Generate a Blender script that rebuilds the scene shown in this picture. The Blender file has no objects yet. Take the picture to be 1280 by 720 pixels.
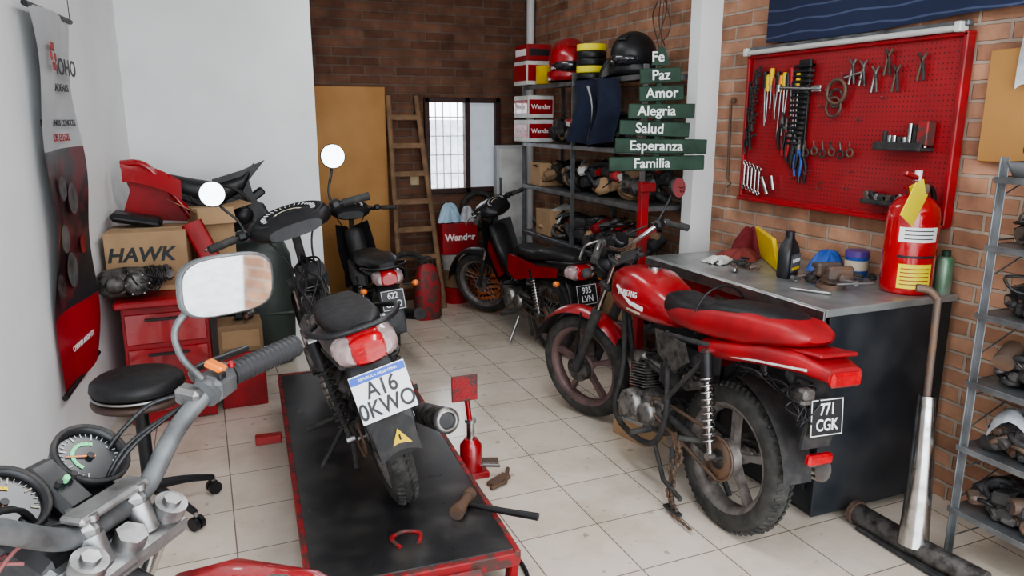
import bpy, math, random, bmesh
from mathutils import Vector as V, Matrix
random.seed(4); pi=math.pi
sc=bpy.context.scene; COL=bpy.context.collection
X=V((1,0,0));Y=V((0,1,0));Z=V((0,0,1))
# ---------------------------------------------------------------- materials
def newmat(name):
    m=bpy.data.materials.new(name); m.use_nodes=True
    nt=m.node_tree; return m,nt,nt.nodes['Principled BSDF']
def mat(name,c,r=.5,m=0.,n=0.,s=14.,b=0.,c2=None,coat=0.,em=0.,lo=.4,hi=.7,alpha=1):
    M,nt,P=newmat(name); N=nt.nodes; L=nt.links
    P.inputs['Base Color'].default_value=(*c,1); P.inputs['Roughness'].default_value=r; P.inputs['Metallic'].default_value=m
    P.inputs['Coat Weight'].default_value=coat
    if em: P.inputs['Emission Color'].default_value=(*c,1); P.inputs['Emission Strength'].default_value=em
    if n or c2:
        if not c2: c2=tuple(x*(1-n) for x in c)
        tc=N.new('ShaderNodeTexCoord'); no=N.new('ShaderNodeTexNoise'); no.inputs['Scale'].default_value=s; no.inputs['Detail'].default_value=6
        cr=N.new('ShaderNodeValToRGB'); cr.color_ramp.elements[0].position=lo; cr.color_ramp.elements[1].position=hi
        cr.color_ramp.elements[0].color=(*c,1); cr.color_ramp.elements[1].color=(*c2,1)
        L.new(tc.outputs['Object'],no.inputs['Vector']); L.new(no.outputs['Fac'],cr.inputs['Fac']); L.new(cr.outputs['Color'],P.inputs['Base Color'])
        mr=N.new('ShaderNodeMapRange'); mr.inputs['To Min'].default_value=max(.04,r-.1); mr.inputs['To Max'].default_value=min(1,r+.2)
        L.new(no.outputs['Fac'],mr.inputs['Value']); L.new(mr.outputs['Result'],P.inputs['Roughness'])
        if b:
            bu=N.new('ShaderNodeBump'); bu.inputs['Strength'].default_value=b; bu.inputs['Distance'].default_value=.01
            L.new(no.outputs['Fac'],bu.inputs['Height']); L.new(bu.outputs['Normal'],P.inputs['Normal'])
    return M
def planar(nt,ax):
    N=nt.nodes;L=nt.links
    g=N.new('ShaderNodeNewGeometry'); s=N.new('ShaderNodeSeparateXYZ'); c=N.new('ShaderNodeCombineXYZ')
    L.new(g.outputs['Position'],s.inputs[0]); L.new(s.outputs[ax[0]],c.inputs[0]); L.new(s.outputs[ax[1]],c.inputs[1]); return c.outputs[0],g.outputs['Position']
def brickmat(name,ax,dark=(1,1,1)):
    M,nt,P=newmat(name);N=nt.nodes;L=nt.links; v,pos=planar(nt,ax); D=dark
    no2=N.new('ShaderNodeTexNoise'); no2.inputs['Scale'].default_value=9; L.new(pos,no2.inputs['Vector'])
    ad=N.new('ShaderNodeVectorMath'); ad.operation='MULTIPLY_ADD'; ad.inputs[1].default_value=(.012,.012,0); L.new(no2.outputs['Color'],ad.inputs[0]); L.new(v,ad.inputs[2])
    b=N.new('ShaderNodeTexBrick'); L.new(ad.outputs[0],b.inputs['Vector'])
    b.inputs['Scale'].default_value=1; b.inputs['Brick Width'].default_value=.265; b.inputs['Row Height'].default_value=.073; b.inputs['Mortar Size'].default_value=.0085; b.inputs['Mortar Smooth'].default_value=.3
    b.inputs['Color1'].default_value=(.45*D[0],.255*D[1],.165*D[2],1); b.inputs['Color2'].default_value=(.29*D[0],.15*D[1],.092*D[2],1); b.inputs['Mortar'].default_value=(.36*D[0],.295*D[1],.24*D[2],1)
    no=N.new('ShaderNodeTexNoise'); no.inputs['Scale'].default_value=7; no.inputs['Detail'].default_value=8; L.new(pos,no.inputs['Vector'])
    cr=N.new('ShaderNodeValToRGB'); cr.color_ramp.elements[0].color=(.66,.64,.64,1); cr.color_ramp.elements[1].color=(1.3,1.27,1.25,1); cr.color_ramp.elements[0].position=.3; cr.color_ramp.elements[1].position=.7
    L.new(no.outputs['Fac'],cr.inputs['Fac'])
    mx=N.new('ShaderNodeMix'); mx.data_type='RGBA'; mx.blend_type='MULTIPLY'; mx.inputs[0].default_value=1
    L.new(b.outputs['Color'],mx.inputs[6]); L.new(cr.outputs['Color'],mx.inputs[7]); L.new(mx.outputs[2],P.inputs['Base Color'])
    P.inputs['Roughness'].default_value=.85
    s=N.new('ShaderNodeMath'); s.operation='MULTIPLY_ADD'; s.inputs[1].default_value=-1.; L.new(b.outputs['Fac'],s.inputs[0]); L.new(no.outputs['Fac'],s.inputs[2])
    bu=N.new('ShaderNodeBump'); bu.inputs['Strength'].default_value=.8; bu.inputs['Distance'].default_value=.012; L.new(s.outputs[0],bu.inputs['Height']); L.new(bu.outputs['Normal'],P.inputs['Normal'])
    return M
def tilemat():
    M,nt,P=newmat('floor_tile');N=nt.nodes;L=nt.links; v,pos=planar(nt,(0,1))
    b=N.new('ShaderNodeTexBrick'); L.new(v,b.inputs['Vector']); b.offset=0
    b.inputs['Scale'].default_value=1; b.inputs['Brick Width'].default_value=.34; b.inputs['Row Height'].default_value=.34; b.inputs['Mortar Size'].default_value=.0028; b.inputs['Mortar Smooth'].default_value=.2
    b.inputs['Color1'].default_value=(.69,.615,.53,1); b.inputs['Color2'].default_value=(.64,.57,.485,1); b.inputs['Mortar'].default_value=(.22,.185,.15,1)
    no=N.new('ShaderNodeTexNoise'); no.inputs['Scale'].default_value=2.3; no.inputs['Detail'].default_value=10; no.inputs['Roughness'].default_value=.65; L.new(pos,no.inputs['Vector'])
    cr=N.new('ShaderNodeValToRGB'); cr.color_ramp.elements[0].color=(.82,.79,.75,1); cr.color_ramp.elements[1].color=(1,1,1,1); cr.color_ramp.elements[0].position=.36; cr.color_ramp.elements[1].position=.56
    L.new(no.outputs['Fac'],cr.inputs['Fac'])
    no3=N.new('ShaderNodeTexNoise'); no3.inputs['Scale'].default_value=17; no3.inputs['Detail'].default_value=7; L.new(pos,no3.inputs['Vector'])
    cr3=N.new('ShaderNodeValToRGB'); cr3.color_ramp.elements[0].color=(.66,.61,.56,1); cr3.color_ramp.elements[1].color=(1,1,1,1); cr3.color_ramp.elements[0].position=.28; cr3.color_ramp.elements[1].position=.35
    L.new(no3.outputs['Fac'],cr3.inputs['Fac'])
    mx=N.new('ShaderNodeMix'); mx.data_type='RGBA'; mx.blend_type='MULTIPLY'; mx.inputs[0].default_value=1
    L.new(b.outputs['Color'],mx.inputs[6]); L.new(cr.outputs['Color'],mx.inputs[7])
    mx2=N.new('ShaderNodeMix'); mx2.data_type='RGBA'; mx2.blend_type='MULTIPLY'; mx2.inputs[0].default_value=1
    L.new(mx.outputs[2],mx2.inputs[6]); L.new(cr3.outputs['Color'],mx2.inputs[7]); L.new(mx2.outputs[2],P.inputs['Base Color'])
    mr=N.new('ShaderNodeMapRange'); mr.inputs['To Min'].default_value=.10; mr.inputs['To Max'].default_value=.26; L.new(no.outputs['Fac'],mr.inputs['Value']); L.new(mr.outputs['Result'],P.inputs['Roughness'])
    bu=N.new('ShaderNodeBump'); bu.inputs['Strength'].default_value=.3; bu.inputs['Distance'].default_value=-.004; L.new(b.outputs['Fac'],bu.inputs['Height']); L.new(bu.outputs['Normal'],P.inputs['Normal'])
    return M
def pegmat():
    M,nt,P=newmat('pegboard_red');N=nt.nodes;L=nt.links; v,pos=planar(nt,(1,2))
    m1=N.new('ShaderNodeVectorMath'); m1.operation='SCALE'; m1.inputs['Scale'].default_value=48; L.new(v,m1.inputs[0])
    m2=N.new('ShaderNodeVectorMath'); m2.operation='FRACTION'; L.new(m1.outputs[0],m2.inputs[0])
    m3=N.new('ShaderNodeVectorMath'); m3.operation='DISTANCE'; m3.inputs[1].default_value=(.5,.5,0); L.new(m2.outputs[0],m3.inputs[0])
    m4=N.new('ShaderNodeMath'); m4.operation='GREATER_THAN'; m4.inputs[1].default_value=.15; L.new(m3.outputs['Value'],m4.inputs[0])
    no=N.new('ShaderNodeTexNoise'); no.inputs['Scale'].default_value=6; no.inputs['Detail'].default_value=8; L.new(pos,no.inputs['Vector'])
    cr=N.new('ShaderNodeValToRGB'); cr.color_ramp.elements[0].color=(.22,.014,.018,1); cr.color_ramp.elements[1].color=(.37,.024,.027,1); L.new(no.outputs['Fac'],cr.inputs['Fac'])
    mx=N.new('ShaderNodeMix'); mx.data_type='RGBA'; L.new(m4.outputs[0],mx.inputs[0]); mx.inputs[6].default_value=(.07,.005,.005,1); L.new(cr.outputs['Color'],mx.inputs[7])
    L.new(mx.outputs[2],P.inputs['Base Color']); P.inputs['Roughness'].default_value=.4
    return M
def clothmat():
    M,nt,P=newmat('blue_tarp_print');N=nt.nodes;L=nt.links; v,pos=planar(nt,(1,2))
    w=N.new('ShaderNodeTexWave'); w.wave_type='RINGS'; w.inputs['Scale'].default_value=5; w.inputs['Distortion'].default_value=1.5; w.inputs['Detail'].default_value=0
    mp=N.new('ShaderNodeMapping'); mp.inputs['Location'].default_value=(-2.2,-1.55,0); L.new(v,mp.inputs[0]); L.new(mp.outputs[0],w.inputs['Vector'])
    cr=N.new('ShaderNodeValToRGB'); cr.color_ramp.elements[0].position=.94; cr.color_ramp.elements[1].position=.97; cr.color_ramp.elements[0].color=(.012,.020,.060,1); cr.color_ramp.elements[1].color=(.06,.08,.15,1)
    L.new(w.outputs['Fac'],cr.inputs['Fac']); L.new(cr.outputs['Color'],P.inputs['Base Color']); P.inputs['Roughness'].default_value=.7
    return M
m_wall=mat('white_plaster',(.80,.81,.81),.8,n=.07,s=3,b=.05)
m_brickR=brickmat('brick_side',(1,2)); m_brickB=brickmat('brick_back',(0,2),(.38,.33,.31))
m_tile=tilemat(); m_peg=pegmat(); m_tarp=clothmat()
blk=mat('black_plastic',(.015,.015,.017),.38,n=.5,s=20); blkm=mat('black_matte',(.024,.024,.026),.7,n=.5,s=25,c2=(.055,.05,.046))
rub=mat('tyre_rubber',(.028,.028,.027),.75,c2=(.07,.066,.06),s=18,b=.2); seatm=mat('seat_vinyl',(.016,.016,.018),.45,n=.4,s=30,b=.1)
alu=mat('dirty_aluminium',(.36,.355,.34),.42,.85,c2=(.08,.07,.065),s=22,b=.3); alud=mat('engine_grime',(.16,.15,.145),.5,.7,c2=(.028,.024,.022),s=26,b=.4)
chr_=mat('chrome',(.66,.66,.66),.17,1.,c2=(.34,.32,.30),s=18); steel=mat('steel',(.45,.45,.45),.33,1,n=.4,s=15); galv=mat('galvanised_steel',(.25,.26,.27),.4,.75,c2=(.14,.14,.145),s=9)
red=mat('red_paint',(.34,.008,.013),.27,c2=(.22,.008,.012),s=5,coat=.6); reds=mat('red_satin',(.36,.012,.017),.42,c2=(.19,.010,.012),s=8); redd=mat('red_dirty_rim',(.20,.13,.125),.5,.4,c2=(.12,.08,.075),s=14)
redw=mat('red_worn',(.30,.016,.02),.5,c2=(.09,.04,.035),s=20,lo=.46,hi=.56)
rimg=mat('grey_wheel',(.27,.25,.24),.5,.6,c2=(.11,.09,.08),s=16); spoke=mat('spoke_steel',(.45,.45,.45),.3,1)
silv=mat('silver_plastic',(.17,.175,.18),.4,.4,c2=(.07,.07,.07),s=9); grey=mat('grey_paint',(.17,.18,.185),.45,.4,c2=(.07,.07,.07),s=15); alue=mat('worn_clamp',(.33,.33,.33),.38,.8,c2=(.13,.125,.12),s=18,b=.2)
white=mat('white_paint',(.8,.8,.8),.5); whited=mat('white_dirty',(.62,.62,.60),.5,n=.3,s=6); cream=mat('cream',(.55,.47,.35),.5,n=.2)
card=mat('cardboard',(.40,.26,.145),.8,n=.25,s=5); cardd=mat('cardboard_edge',(.24,.155,.09),.85); wood=mat('plywood',(.47,.25,.085),.6,c2=(.35,.175,.055),s=3,lo=.3,hi=.8)
woodl=mat('ladder_wood',(.24,.145,.08),.75,n=.4,s=9); woodd=mat('dark_window_wood',(.05,.02,.015),.5,n=.3); green=mat('dark_green_paint',(.014,.050,.028),.6,n=.45,s=10)
yel=mat('yellow',(.75,.52,.02),.5,n=.12); yell=mat('label_yellow',(.80,.70,.04),.6); blue=mat('blue',(.03,.10,.38),.5,n=.2)
orange=mat('orange_lens',(.8,.20,.02),.2,coat=1); redl=mat('red_lens',(.50,.008,.014),.15,n=.3,s=40,coat=1); clear=mat('clear_lens',(.45,.33,.33),.12,coat=1,n=.3,s=40)
mir=mat('mirror_glass',(.85,.87,.88),.03,1.); plate=mat('plate_white',(.80,.81,.82),.4); plateb=mat('plate_black',(.02,.02,.022),.45); pblue=mat('plate_blue',(.02,.10,.55),.4)
glassm=mat('gauge_face',(.010,.012,.014),.25); beige=mat('beige_plastic',(.50,.40,.24),.5,n=.3); dgreen=mat('grey_green_plastic',(.04,.052,.045),.4,n=.35,s=8)
cork=mat('liftdeck_black',(.022,.022,.024),.28,c2=(.065,.06,.055),s=7,lo=.45,hi=.75); benchtop=mat('bench_top_metal',(.40,.42,.42),.3,.6,c2=(.24,.25,.25),s=6)
bencht=mat('bench_black',(.014,.018,.023),.35,c2=(.035,.036,.04),s=6); navy=mat('navy_cloth',(.006,.010,.030),.85,c2=(.014,.022,.05)); bag=mat('plastic_bag',(.5,.52,.55),.3,n=.3,s=20,b=.5)
ltblue=mat('light_blue_plastic',(.38,.55,.68),.5,n=.2); fridge=mat('grey_sheet',(.46,.48,.50),.45,n=.2,s=4); rust=mat('rusty_iron',(.13,.10,.085),.6,.5,c2=(.20,.115,.07),s=14,b=.3)
tubem=mat('tube_glass',(.52,.52,.50),.35); pipem=mat('pipe_white',(.72,.73,.73),.4); pinkl=mat('gauge_glow',(.15,.55,.25),.5,em=.25); purple=mat('purple',(.10,.05,.25),.4)
# ---------------------------------------------------------------- mesh builder
def frame(ax):
    z=V(ax).normalized(); a=X if abs(z.x)<.9 else Y
    u=a.cross(z).normalized(); return u,z.cross(u),z
class P_:
    def __init__(s): s.v=[];s.f=[];s.mi=[];s.sm=[];s.mats=[];s.x=Matrix.Identity(4)
    def add(s,vs,fs,m,sm=True):
        b=len(s.v); s.v+=[s.x@V(a) for a in vs]
        if m not in s.mats: s.mats.append(m)
        i=s.mats.index(m)
        for k,f in enumerate(fs): s.f.append([b+j for j in f]); s.mi.append(i); s.sm.append(sm if isinstance(sm,bool) else sm[k])
    def box(s,c,d,m,rot=None,bev=None):
        h=[x/2 for x in d]; b=min(.004,min(h)*.4) if bev is None else min(bev,min(h)*.95)
        R=rot if rot is not None else Matrix.Identity(3); c=V(c); vs=[];ix={}
        for sx in(-1,1):
            for sy in(-1,1):
                for sz in(-1,1):
                    g=(sx,sy,sz)
                    for k in range(3):
                        q=[g[i]*(h[i] if i==k else h[i]-b) for i in range(3)]
                        ix[g,k]=len(vs); vs.append(c+R@V(q))
        fs=[]
        def G(k,a,l,bb,m_,cc): g=[0,0,0];g[k]=a;g[l]=bb;g[m_]=cc;return tuple(g)
        for k in range(3):
            l,m_=(k+1)%3,(k+2)%3
            for a in(-1,1): fs.append([ix[G(k,a,l,p,m_,q),k] for p,q in((-1,-1),(1,-1),(1,1),(-1,1))])
            for a in(-1,1):
                for bb in(-1,1):
                    g0=G(k,a,l,bb,m_,-1);g1=G(k,a,l,bb,m_,1); fs.append([ix[g0,k],ix[g0,l],ix[g1,l],ix[g1,k]])
        for sx in(-1,1):
            for sy in(-1,1):
                for sz in(-1,1): fs.append([ix[(sx,sy,sz),k] for k in range(3)])
        s.add(vs,fs,m,False)
    def tube(s,pts,r,m,seg=8,sub=0,close=False,flat=1.):
        pts=[V(p) for p in pts]
        if sub and len(pts)>2:
            o=[];n=len(pts); rr=r if isinstance(r,list) else None; ro=[]
            for i in range(n-1):
                p0=pts[max(i-1,0)];p1=pts[i];p2=pts[i+1];p3=pts[min(i+2,n-1)]
                for k in range(sub):
                    t=k/sub; o.append(.5*((2*p1)+(p2-p0)*t+(2*p0-5*p1+4*p2-p3)*t*t+(3*p1-p0-3*p2+p3)*t**3))
                    if rr: ro.append(rr[i]*(1-t)+rr[i+1]*t)
            o.append(pts[-1]); 
            if rr: ro.append(rr[-1]); r=ro
            pts=o
        n=len(pts); rs=r if isinstance(r,list) else [r]*n
        vs=[];u=None
        for i in range(n):
            if close: t=(pts[(i+1)%n]-pts[i-1])
            else: t=pts[min(i+1,n-1)]-pts[max(i-1,0)]
            if t.length<1e-9: t=Z
            t.normalize()
            if u is None: u,w,_=frame(t)
            else:
                u=u-t*u.dot(t)
                if u.length<1e-6: u=frame(t)[0]
                u.normalize(); w=t.cross(u)
            for k in range(seg):
                a=2*pi*k/seg; vs.append(pts[i]+(u*math.cos(a)*flat+w*math.sin(a))*rs[i])
        fs=[]
        for i in range(n if close else n-1):
            for k in range(seg):
                j=(i+1)%n; fs.append([i*seg+k,i*seg+(k+1)%seg,j*seg+(k+1)%seg,j*seg+k])
        s.add(vs,fs,m,True)
        if not close:
            s.add(vs[:seg],[list(range(seg))],m,False); s.add(vs[-seg:],[list(range(seg))],m,False)
    def cyl(s,a,b,r,m,r2=None,seg=20):
        a=V(a);b=V(b);u,w,z=frame(b-a); r2=r if r2 is None else r2
        A=[a+(u*math.cos(2*pi*k/seg)+w*math.sin(2*pi*k/seg))*r for k in range(seg)]
        B=[b+(u*math.cos(2*pi*k/seg)+w*math.sin(2*pi*k/seg))*r2 for k in range(seg)]
        s.add(A+B,[[k,(k+1)%seg,seg+(k+1)%seg,seg+k] for k in range(seg)],m,True)
        s.add(A,[list(range(seg))],m,False); s.add(B,[list(range(seg))],m,False)
    def lathe(s,prof,o,ax,m,seg=24,caps=False):
        u,w,z=frame(ax); o=V(o); vs=[]
        for r,h in prof:
            for k in range(seg):
                a=2*pi*k/seg; vs.append(o+z*h+(u*math.cos(a)+w*math.sin(a))*max(r,1e-4))
        n=len(prof)
        fs=[[i*seg+k,i*seg+(k+1)%seg,(i+1)*seg+(k+1)%seg,(i+1)*seg+k] for i in range(n-1) for k in range(seg)]
        s.add(vs,fs,m,True)
        if caps: s.add(vs[:seg],[list(range(seg))],m,False); s.add(vs[-seg:],[list(range(seg))],m,False)
    def torus(s,c,ax,R,r,m,seg=32,rs=8):
        u,w,z=frame(ax);c=V(c); s.tube([c+(u*math.cos(2*pi*k/seg)+w*math.sin(2*pi*k/seg))*R for k in range(seg)],r,m,rs,close=True)
    def sph(s,c,r,m,rot=None,seg=20,rings=12,half=None):
        c=V(c); r=V(r) if not isinstance(r,(int,float)) else V((r,r,r)); R=rot or Matrix.Identity(3); vs=[]
        for i in range(rings+1):
            p=pi*i/rings
            if half: p*=half
            for k in range(seg):
                a=2*pi*k/seg; vs.append(c+R@V((r.x*math.sin(p)*math.cos(a),r.y*math.sin(p)*math.sin(a),r.z*math.cos(p))))
        s.add(vs,[[i*seg+k,i*seg+(k+1)%seg,(i+1)*seg+(k+1)%seg,(i+1)*seg+k] for i in range(rings) for k in range(seg)],m,True)
    def loft(s,secs,m,caps=True,sm=True):
        n=len(secs[0]); vs=[q for r in secs for q in r]
        s.add(vs,[[i*n+k,i*n+(k+1)%n,(i+1)*n+(k+1)%n,(i+1)*n+k] for i in range(len(secs)-1) for k in range(n)],m,sm)
        if caps: s.add(secs[0],[list(range(n))],m,False); s.add(secs[-1],[list(range(n))],m,False)
    def prism(s,pts,y0,y1,m,T=None):
        n=len(pts); T=T or Matrix.Identity(4)
        A=[T@V((p[0],y0,p[1])) for p in pts];B=[T@V((p[0],y1,p[1])) for p in pts]
        s.add(A+B,[list(range(n)),list(range(n,2*n))]+[[k,(k+1)%n,n+(k+1)%n,n+k] for k in range(n)],m,False)
    def spring(s,a,b,R,r,turns,m):
        a=V(a);b=V(b);u,w,z=frame(b-a); n=turns*9; L=(b-a).length
        s.tube([a+z*L*i/n+(u*math.cos(2*pi*i/9)+w*math.sin(2*pi*i/9))*R for i in range(n+1)],r,m,5)
    def sheet(s,fn,nu,nv,m):
        g=[[V(fn(i/nu,j/nv)) for j in range(nv+1)] for i in range(nu+1)]; w=nv+1
        vs=[q for r in g for q in r]
        fs=[[i*w+j,(i+1)*w+j,(i+1)*w+j+1,i*w+j+1] for i in range(nu) for j in range(nv)]
        s.add(vs,fs,m,True)
def ring(x,y,z,hy,hz,n=20,e=2.6,tilt=0.):
    o=[]
    for k in range(n):
        a=2*pi*k/n; c,si=math.cos(a),math.sin(a)
        yy=hy*math.copysign(abs(c)**(2/e),c); zz=hz*math.copysign(abs(si)**(2/e),si)
        o.append(V((x-zz*math.sin(tilt),y+yy,z+zz*math.cos(tilt))))
    return o
class O:
    def __init__(s,name,loc=(0,0,0),rz=0.,lean=0.,M=None):
        s.e=bpy.data.objects.new(name,None); COL.objects.link(s.e); s.e.empty_display_size=.1
        s.M=M if M is not None else Matrix.Translation(V(loc))@Matrix.Rotation(rz,4,'Z')@Matrix.Rotation(lean,4,'X')
        s.e.matrix_world=s.M; s.p=[]; s.off=V((0,0,0))
    def part(s,n): p=P_(); s.p.append((n,p)); return p
    def text(s,txt,size,o,xa,ya,m,ext=.0008,align='CENTER',n='lettering',sx=1.,bold=.014,shear=0):
        o=V(o)+s.off
        c=bpy.data.curves.new(n,'FONT'); c.body=txt; c.size=size; c.extrude=ext; c.align_x=align; c.align_y='CENTER'; c.offset=size*bold; c.shear=shear; c.materials.append(m)
        ob=bpy.data.objects.new(n,c); COL.objects.link(ob); xa=V(xa).normalized();ya=V(ya); ya=(ya-xa*ya.dot(xa)).normalized(); za=xa.cross(ya)
        T=Matrix(((xa.x*sx,ya.x,za.x,o[0]),(xa.y*sx,ya.y,za.y,o[1]),(xa.z*sx,ya.z,za.z,o[2]),(0,0,0,1)))
        ob.parent=s.e; ob.matrix_parent_inverse=Matrix.Identity(4); ob.matrix_local=T; return ob
    def done(s):
        for n,p in s.p:
            if not p.v: continue
            ob=mk(n,p); ob.parent=s.e; ob.matrix_parent_inverse=Matrix.Identity(4)
        return s
def mk(n,p):
    me=bpy.data.meshes.new(n); me.from_pydata([tuple(v) for v in p.v],[],p.f)
    for m in p.mats: me.materials.append(m)
    for i,f in enumerate(me.polygons): f.material_index=p.mi[i]; f.use_smooth=p.sm[i]
    bm=bmesh.new(); bm.from_mesh(me); bmesh.ops.recalc_face_normals(bm,faces=bm.faces); bm.to_mesh(me); bm.free()
    ob=bpy.data.objects.new(n,me); COL.objects.link(ob); return ob
def rotm(axis,deg): return Matrix.Rotation(math.radians(deg),3,axis)
def basis(xa,za):
    za=V(za).normalized(); xa=V(xa); xa=(xa-za*xa.dot(za)).normalized(); ya=za.cross(xa)
    return Matrix(((xa.x,ya.x,za.x),(xa.y,ya.y,za.y),(xa.z,ya.z,za.z)))
# ---------------------------------------------------------------- room
def slab(n,c,d,m):
    p=P_(); p.box(c,d,m,bev=.0005); return mk(n,p)
slab('floor',(1.,2.9,-.05),(4.4,7.2,.1),m_tile)
slab('ground_street',(1,-6.8,-.07),(26,12.2,.1),mat('asphalt',(.42,.41,.40),.9,n=.3))
slab('wall_right',(2.95,2.9,1.5),(.2,7.2,3.0),m_brickR)
pb=P_(); wx0,wx1,wz0,wz1=1.82,2.52,.96,1.79
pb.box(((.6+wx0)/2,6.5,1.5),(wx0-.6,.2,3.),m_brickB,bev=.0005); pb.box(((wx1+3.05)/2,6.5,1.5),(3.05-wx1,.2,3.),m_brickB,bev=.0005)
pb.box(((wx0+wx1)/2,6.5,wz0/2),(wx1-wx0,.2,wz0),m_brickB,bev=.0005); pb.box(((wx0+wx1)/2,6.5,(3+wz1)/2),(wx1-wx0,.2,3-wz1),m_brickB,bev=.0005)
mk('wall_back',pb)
slab('wall_partition',(.14,5.9,1.5),(1.24,1.0,3.0),m_wall)
pl=P_(); pl.add([(-1.15,-.6,0),(-.42,5.42,0),(-.42,5.42,3),(-1.15,-.6,3),(-1.25,-.6,0),(-.52,5.42,0),(-.52,5.42,3),(-1.25,-.6,3)],[[0,1,2,3],[4,5,6,7],[0,4,7,3],[1,5,6,2],[3,2,6,7],[0,1,5,4]],m_wall,False); mk('wall_left',pl)
slab('ceiling',(.95,2.95,3.05),(4.6,7.2,.1),m_wall)
slab('trim_column',(2.775,3.75,1.5),(.15,.10,3.0),m_wall)
p=P_(); p.cyl((2.80,6.33,0),(2.80,6.33,2.99),.035,pipem); mk('trim_corner_pipe',p)
o=O('window_1'); p=o.part('frame')
for x in(wx0+.02,(wx0+wx1)/2+.04,wx1-.02): p.box((x,6.40,(wz0+wz1)/2),(.045,.08,wz1-wz0),woodd)
for z in(wz0+.02,wz1-.02): p.box(((wx0+wx1)/2,6.40,z),(wx1-wx0,.08,.045),woodd)
p=o.part('grille')
for i in range(1,6): p.cyl((wx0+i*.068,6.5,wz0),(wx0+i*.068,6.5,wz1),.006,white,seg=6)
for i in range(1,5): p.cyl((wx0,6.5,wz0+i*.166),(wx1,6.5,wz0+i*.166),.006,white,seg=6)
p=o.part('frosted_pane'); p.box((wx1-.16,6.42,(wz0+wz1)/2),(.28,.006,wz1-wz0-.06),mat('frosted',(.50,.54,.60),.5,n=.1,em=.25))
o.done()
o=O('door_1'); p=o.part('leaf'); p.box((1.18,6.385,.935),(.60,.025,1.87),wood); p.box((1.18,6.37,.02),(.6,.01,.03),cardd); o.done()
slab('exterior_wall',(2.2,9.5,.8),(6,.2,1.6),mat('exterior_render',(.45,.47,.50),.8,n=.3))
# ---------------------------------------------------------------- vehicles
def wheel(p,c,R,w,style,rimm,tr=.05,n=6,lugs=False):
    prof=[]
    for i in range(15):
        th=-2.3+4.6*i/14; r=R-tr+tr*math.cos(th)
        if i in(6,8): r-=.006
        prof.append((r,w/2*math.sin(th)))
    p.lathe(prof,c,Y,rub,48); c=V(c)
    if lugs:
        for k in range(60):
            a=2*pi*k/60
            for sg in(-1,1):
                d=V((math.cos(a+.03*sg),0,math.sin(a+.03*sg))); Rm=basis((0,1,0),d); p.box(c+d*(R-.0085)+V((0,sg*w*.26,0)),(w*.26,.015,.009),rub,Rm@rotm('Z',sg*32)@rotm('Y',sg*30),bev=.002)
    Rr=R-tr*1.62
    p.lathe([(Rr+.012,-w*.40),(Rr-.004,-w*.42),(Rr-.022,-w*.22),(Rr-.024,0),(Rr-.022,w*.22),(Rr-.004,w*.42),(Rr+.012,w*.40)],c,Y,rimm,48)
    p.cyl(c+Y*-.06,c+Y*.06,.036,rimm); p.cyl(c+Y*-.09,c+Y*.09,.010,steel)
    if style=='mag':
        for k in range(n):
            a=2*pi*k/n+.3; d=V((math.cos(a),0,math.sin(a))); t=V((-math.sin(a),0,math.cos(a)))
            q=[c+d*.03+t*.018,c+d*(Rr*.5)+t*.011,c+d*(Rr-.015)+t*.016,c+d*(Rr-.015)-t*.016,c+d*(Rr*.5)-t*.011,c+d*.03-t*.018]
            vs=[a_+Y*.016 for a_ in q]+[a_-Y*.016 for a_ in q]
            p.add(vs,[[0,1,4,5],[1,2,3,4],[6,7,10,11],[7,8,9,10]]+[[i,(i+1)%6,6+(i+1)%6,6+i] for i in range(6)],rimm,False)
        p.cyl(c+Y*.02,c+Y*.055,.075,rimm,.062,24)
    else:
        for k in range(32):
            a=2*pi*k/32; b=a+(.55 if k%2 else -.55); sg=1 if k%4<2 else -1
            p.cyl(c+V((math.cos(b)*.034,sg*.045,math.sin(b)*.034)),c+V((math.cos(a)*(Rr-.02),0,math.sin(a)*(Rr-.02))),.0022,spoke,seg=4)
        p.cyl(c+Y*-.02,c+Y*.05,.055,rimm)
def shock(p,a,b,m=chr_,body=blk):
    a=V(a);b=V(b); p.cyl(a,b,.011,m,seg=10); p.cyl(a+(b-a)*.72,b,.024,body,seg=12); p.spring(a+(b-a)*.12,a+(b-a)*.78,.025,.0042,10,m)
    p.cyl(a-Y*.015,a+Y*.015,.016,steel,seg=10); p.cyl(b-Y*.015,b+Y*.015,.016,steel,seg=10)
def engine(p,cx,cz,h=False,m=alud,m2=alu):
    p.loft([ring(cx-.17,0,cz,.05,.055),ring(cx-.14,0,cz,.085,.085),ring(cx,0,cz,.095,.10),ring(cx+.10,0,cz,.09,.09),ring(cx+.15,0,cz,.06,.06)],m)
    for sg in(-1,1):
        p.lathe([(.0,sg*.125),(.06,sg*.125),(.078,sg*.112),(.082,sg*.08)],(cx+.05,0,cz),Y,m2,28); p.lathe([(.0,sg*.115),(.045,sg*.115),(.058,sg*.10),(.06,sg*.07)],(cx-.08,0,cz+.005),Y,m2,24)
        for k in range(6): a=k*pi/3; p.cyl((cx+.05+.07*math.cos(a),sg*.10,cz+.07*math.sin(a)),(cx+.05+.07*math.cos(a),sg*.122,cz+.07*math.sin(a)),.006,steel,seg=6)
    d=V((1,0,.12)).normalized() if h else V((.18,0,1)).normalized(); s0=V((cx+.1,0,cz+.02)) if h else V((cx+.06,0,cz+.07)); R=basis(Y,d)
    for k in range(9): p.box(s0+d*(.02+.013*k),(.13,.125,.005) if k<6 else (.11,.105,.005),m2,R,bev=.002)
    p.cyl(s0,s0+d*.15,.042,m); p.box(s0+d*.155,(.10,.10,.05),m2,R,bev=.015)
    p.cyl(s0+d*.16-Y*.06,s0+d*.16+Y*.06,.028,m2)
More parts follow.
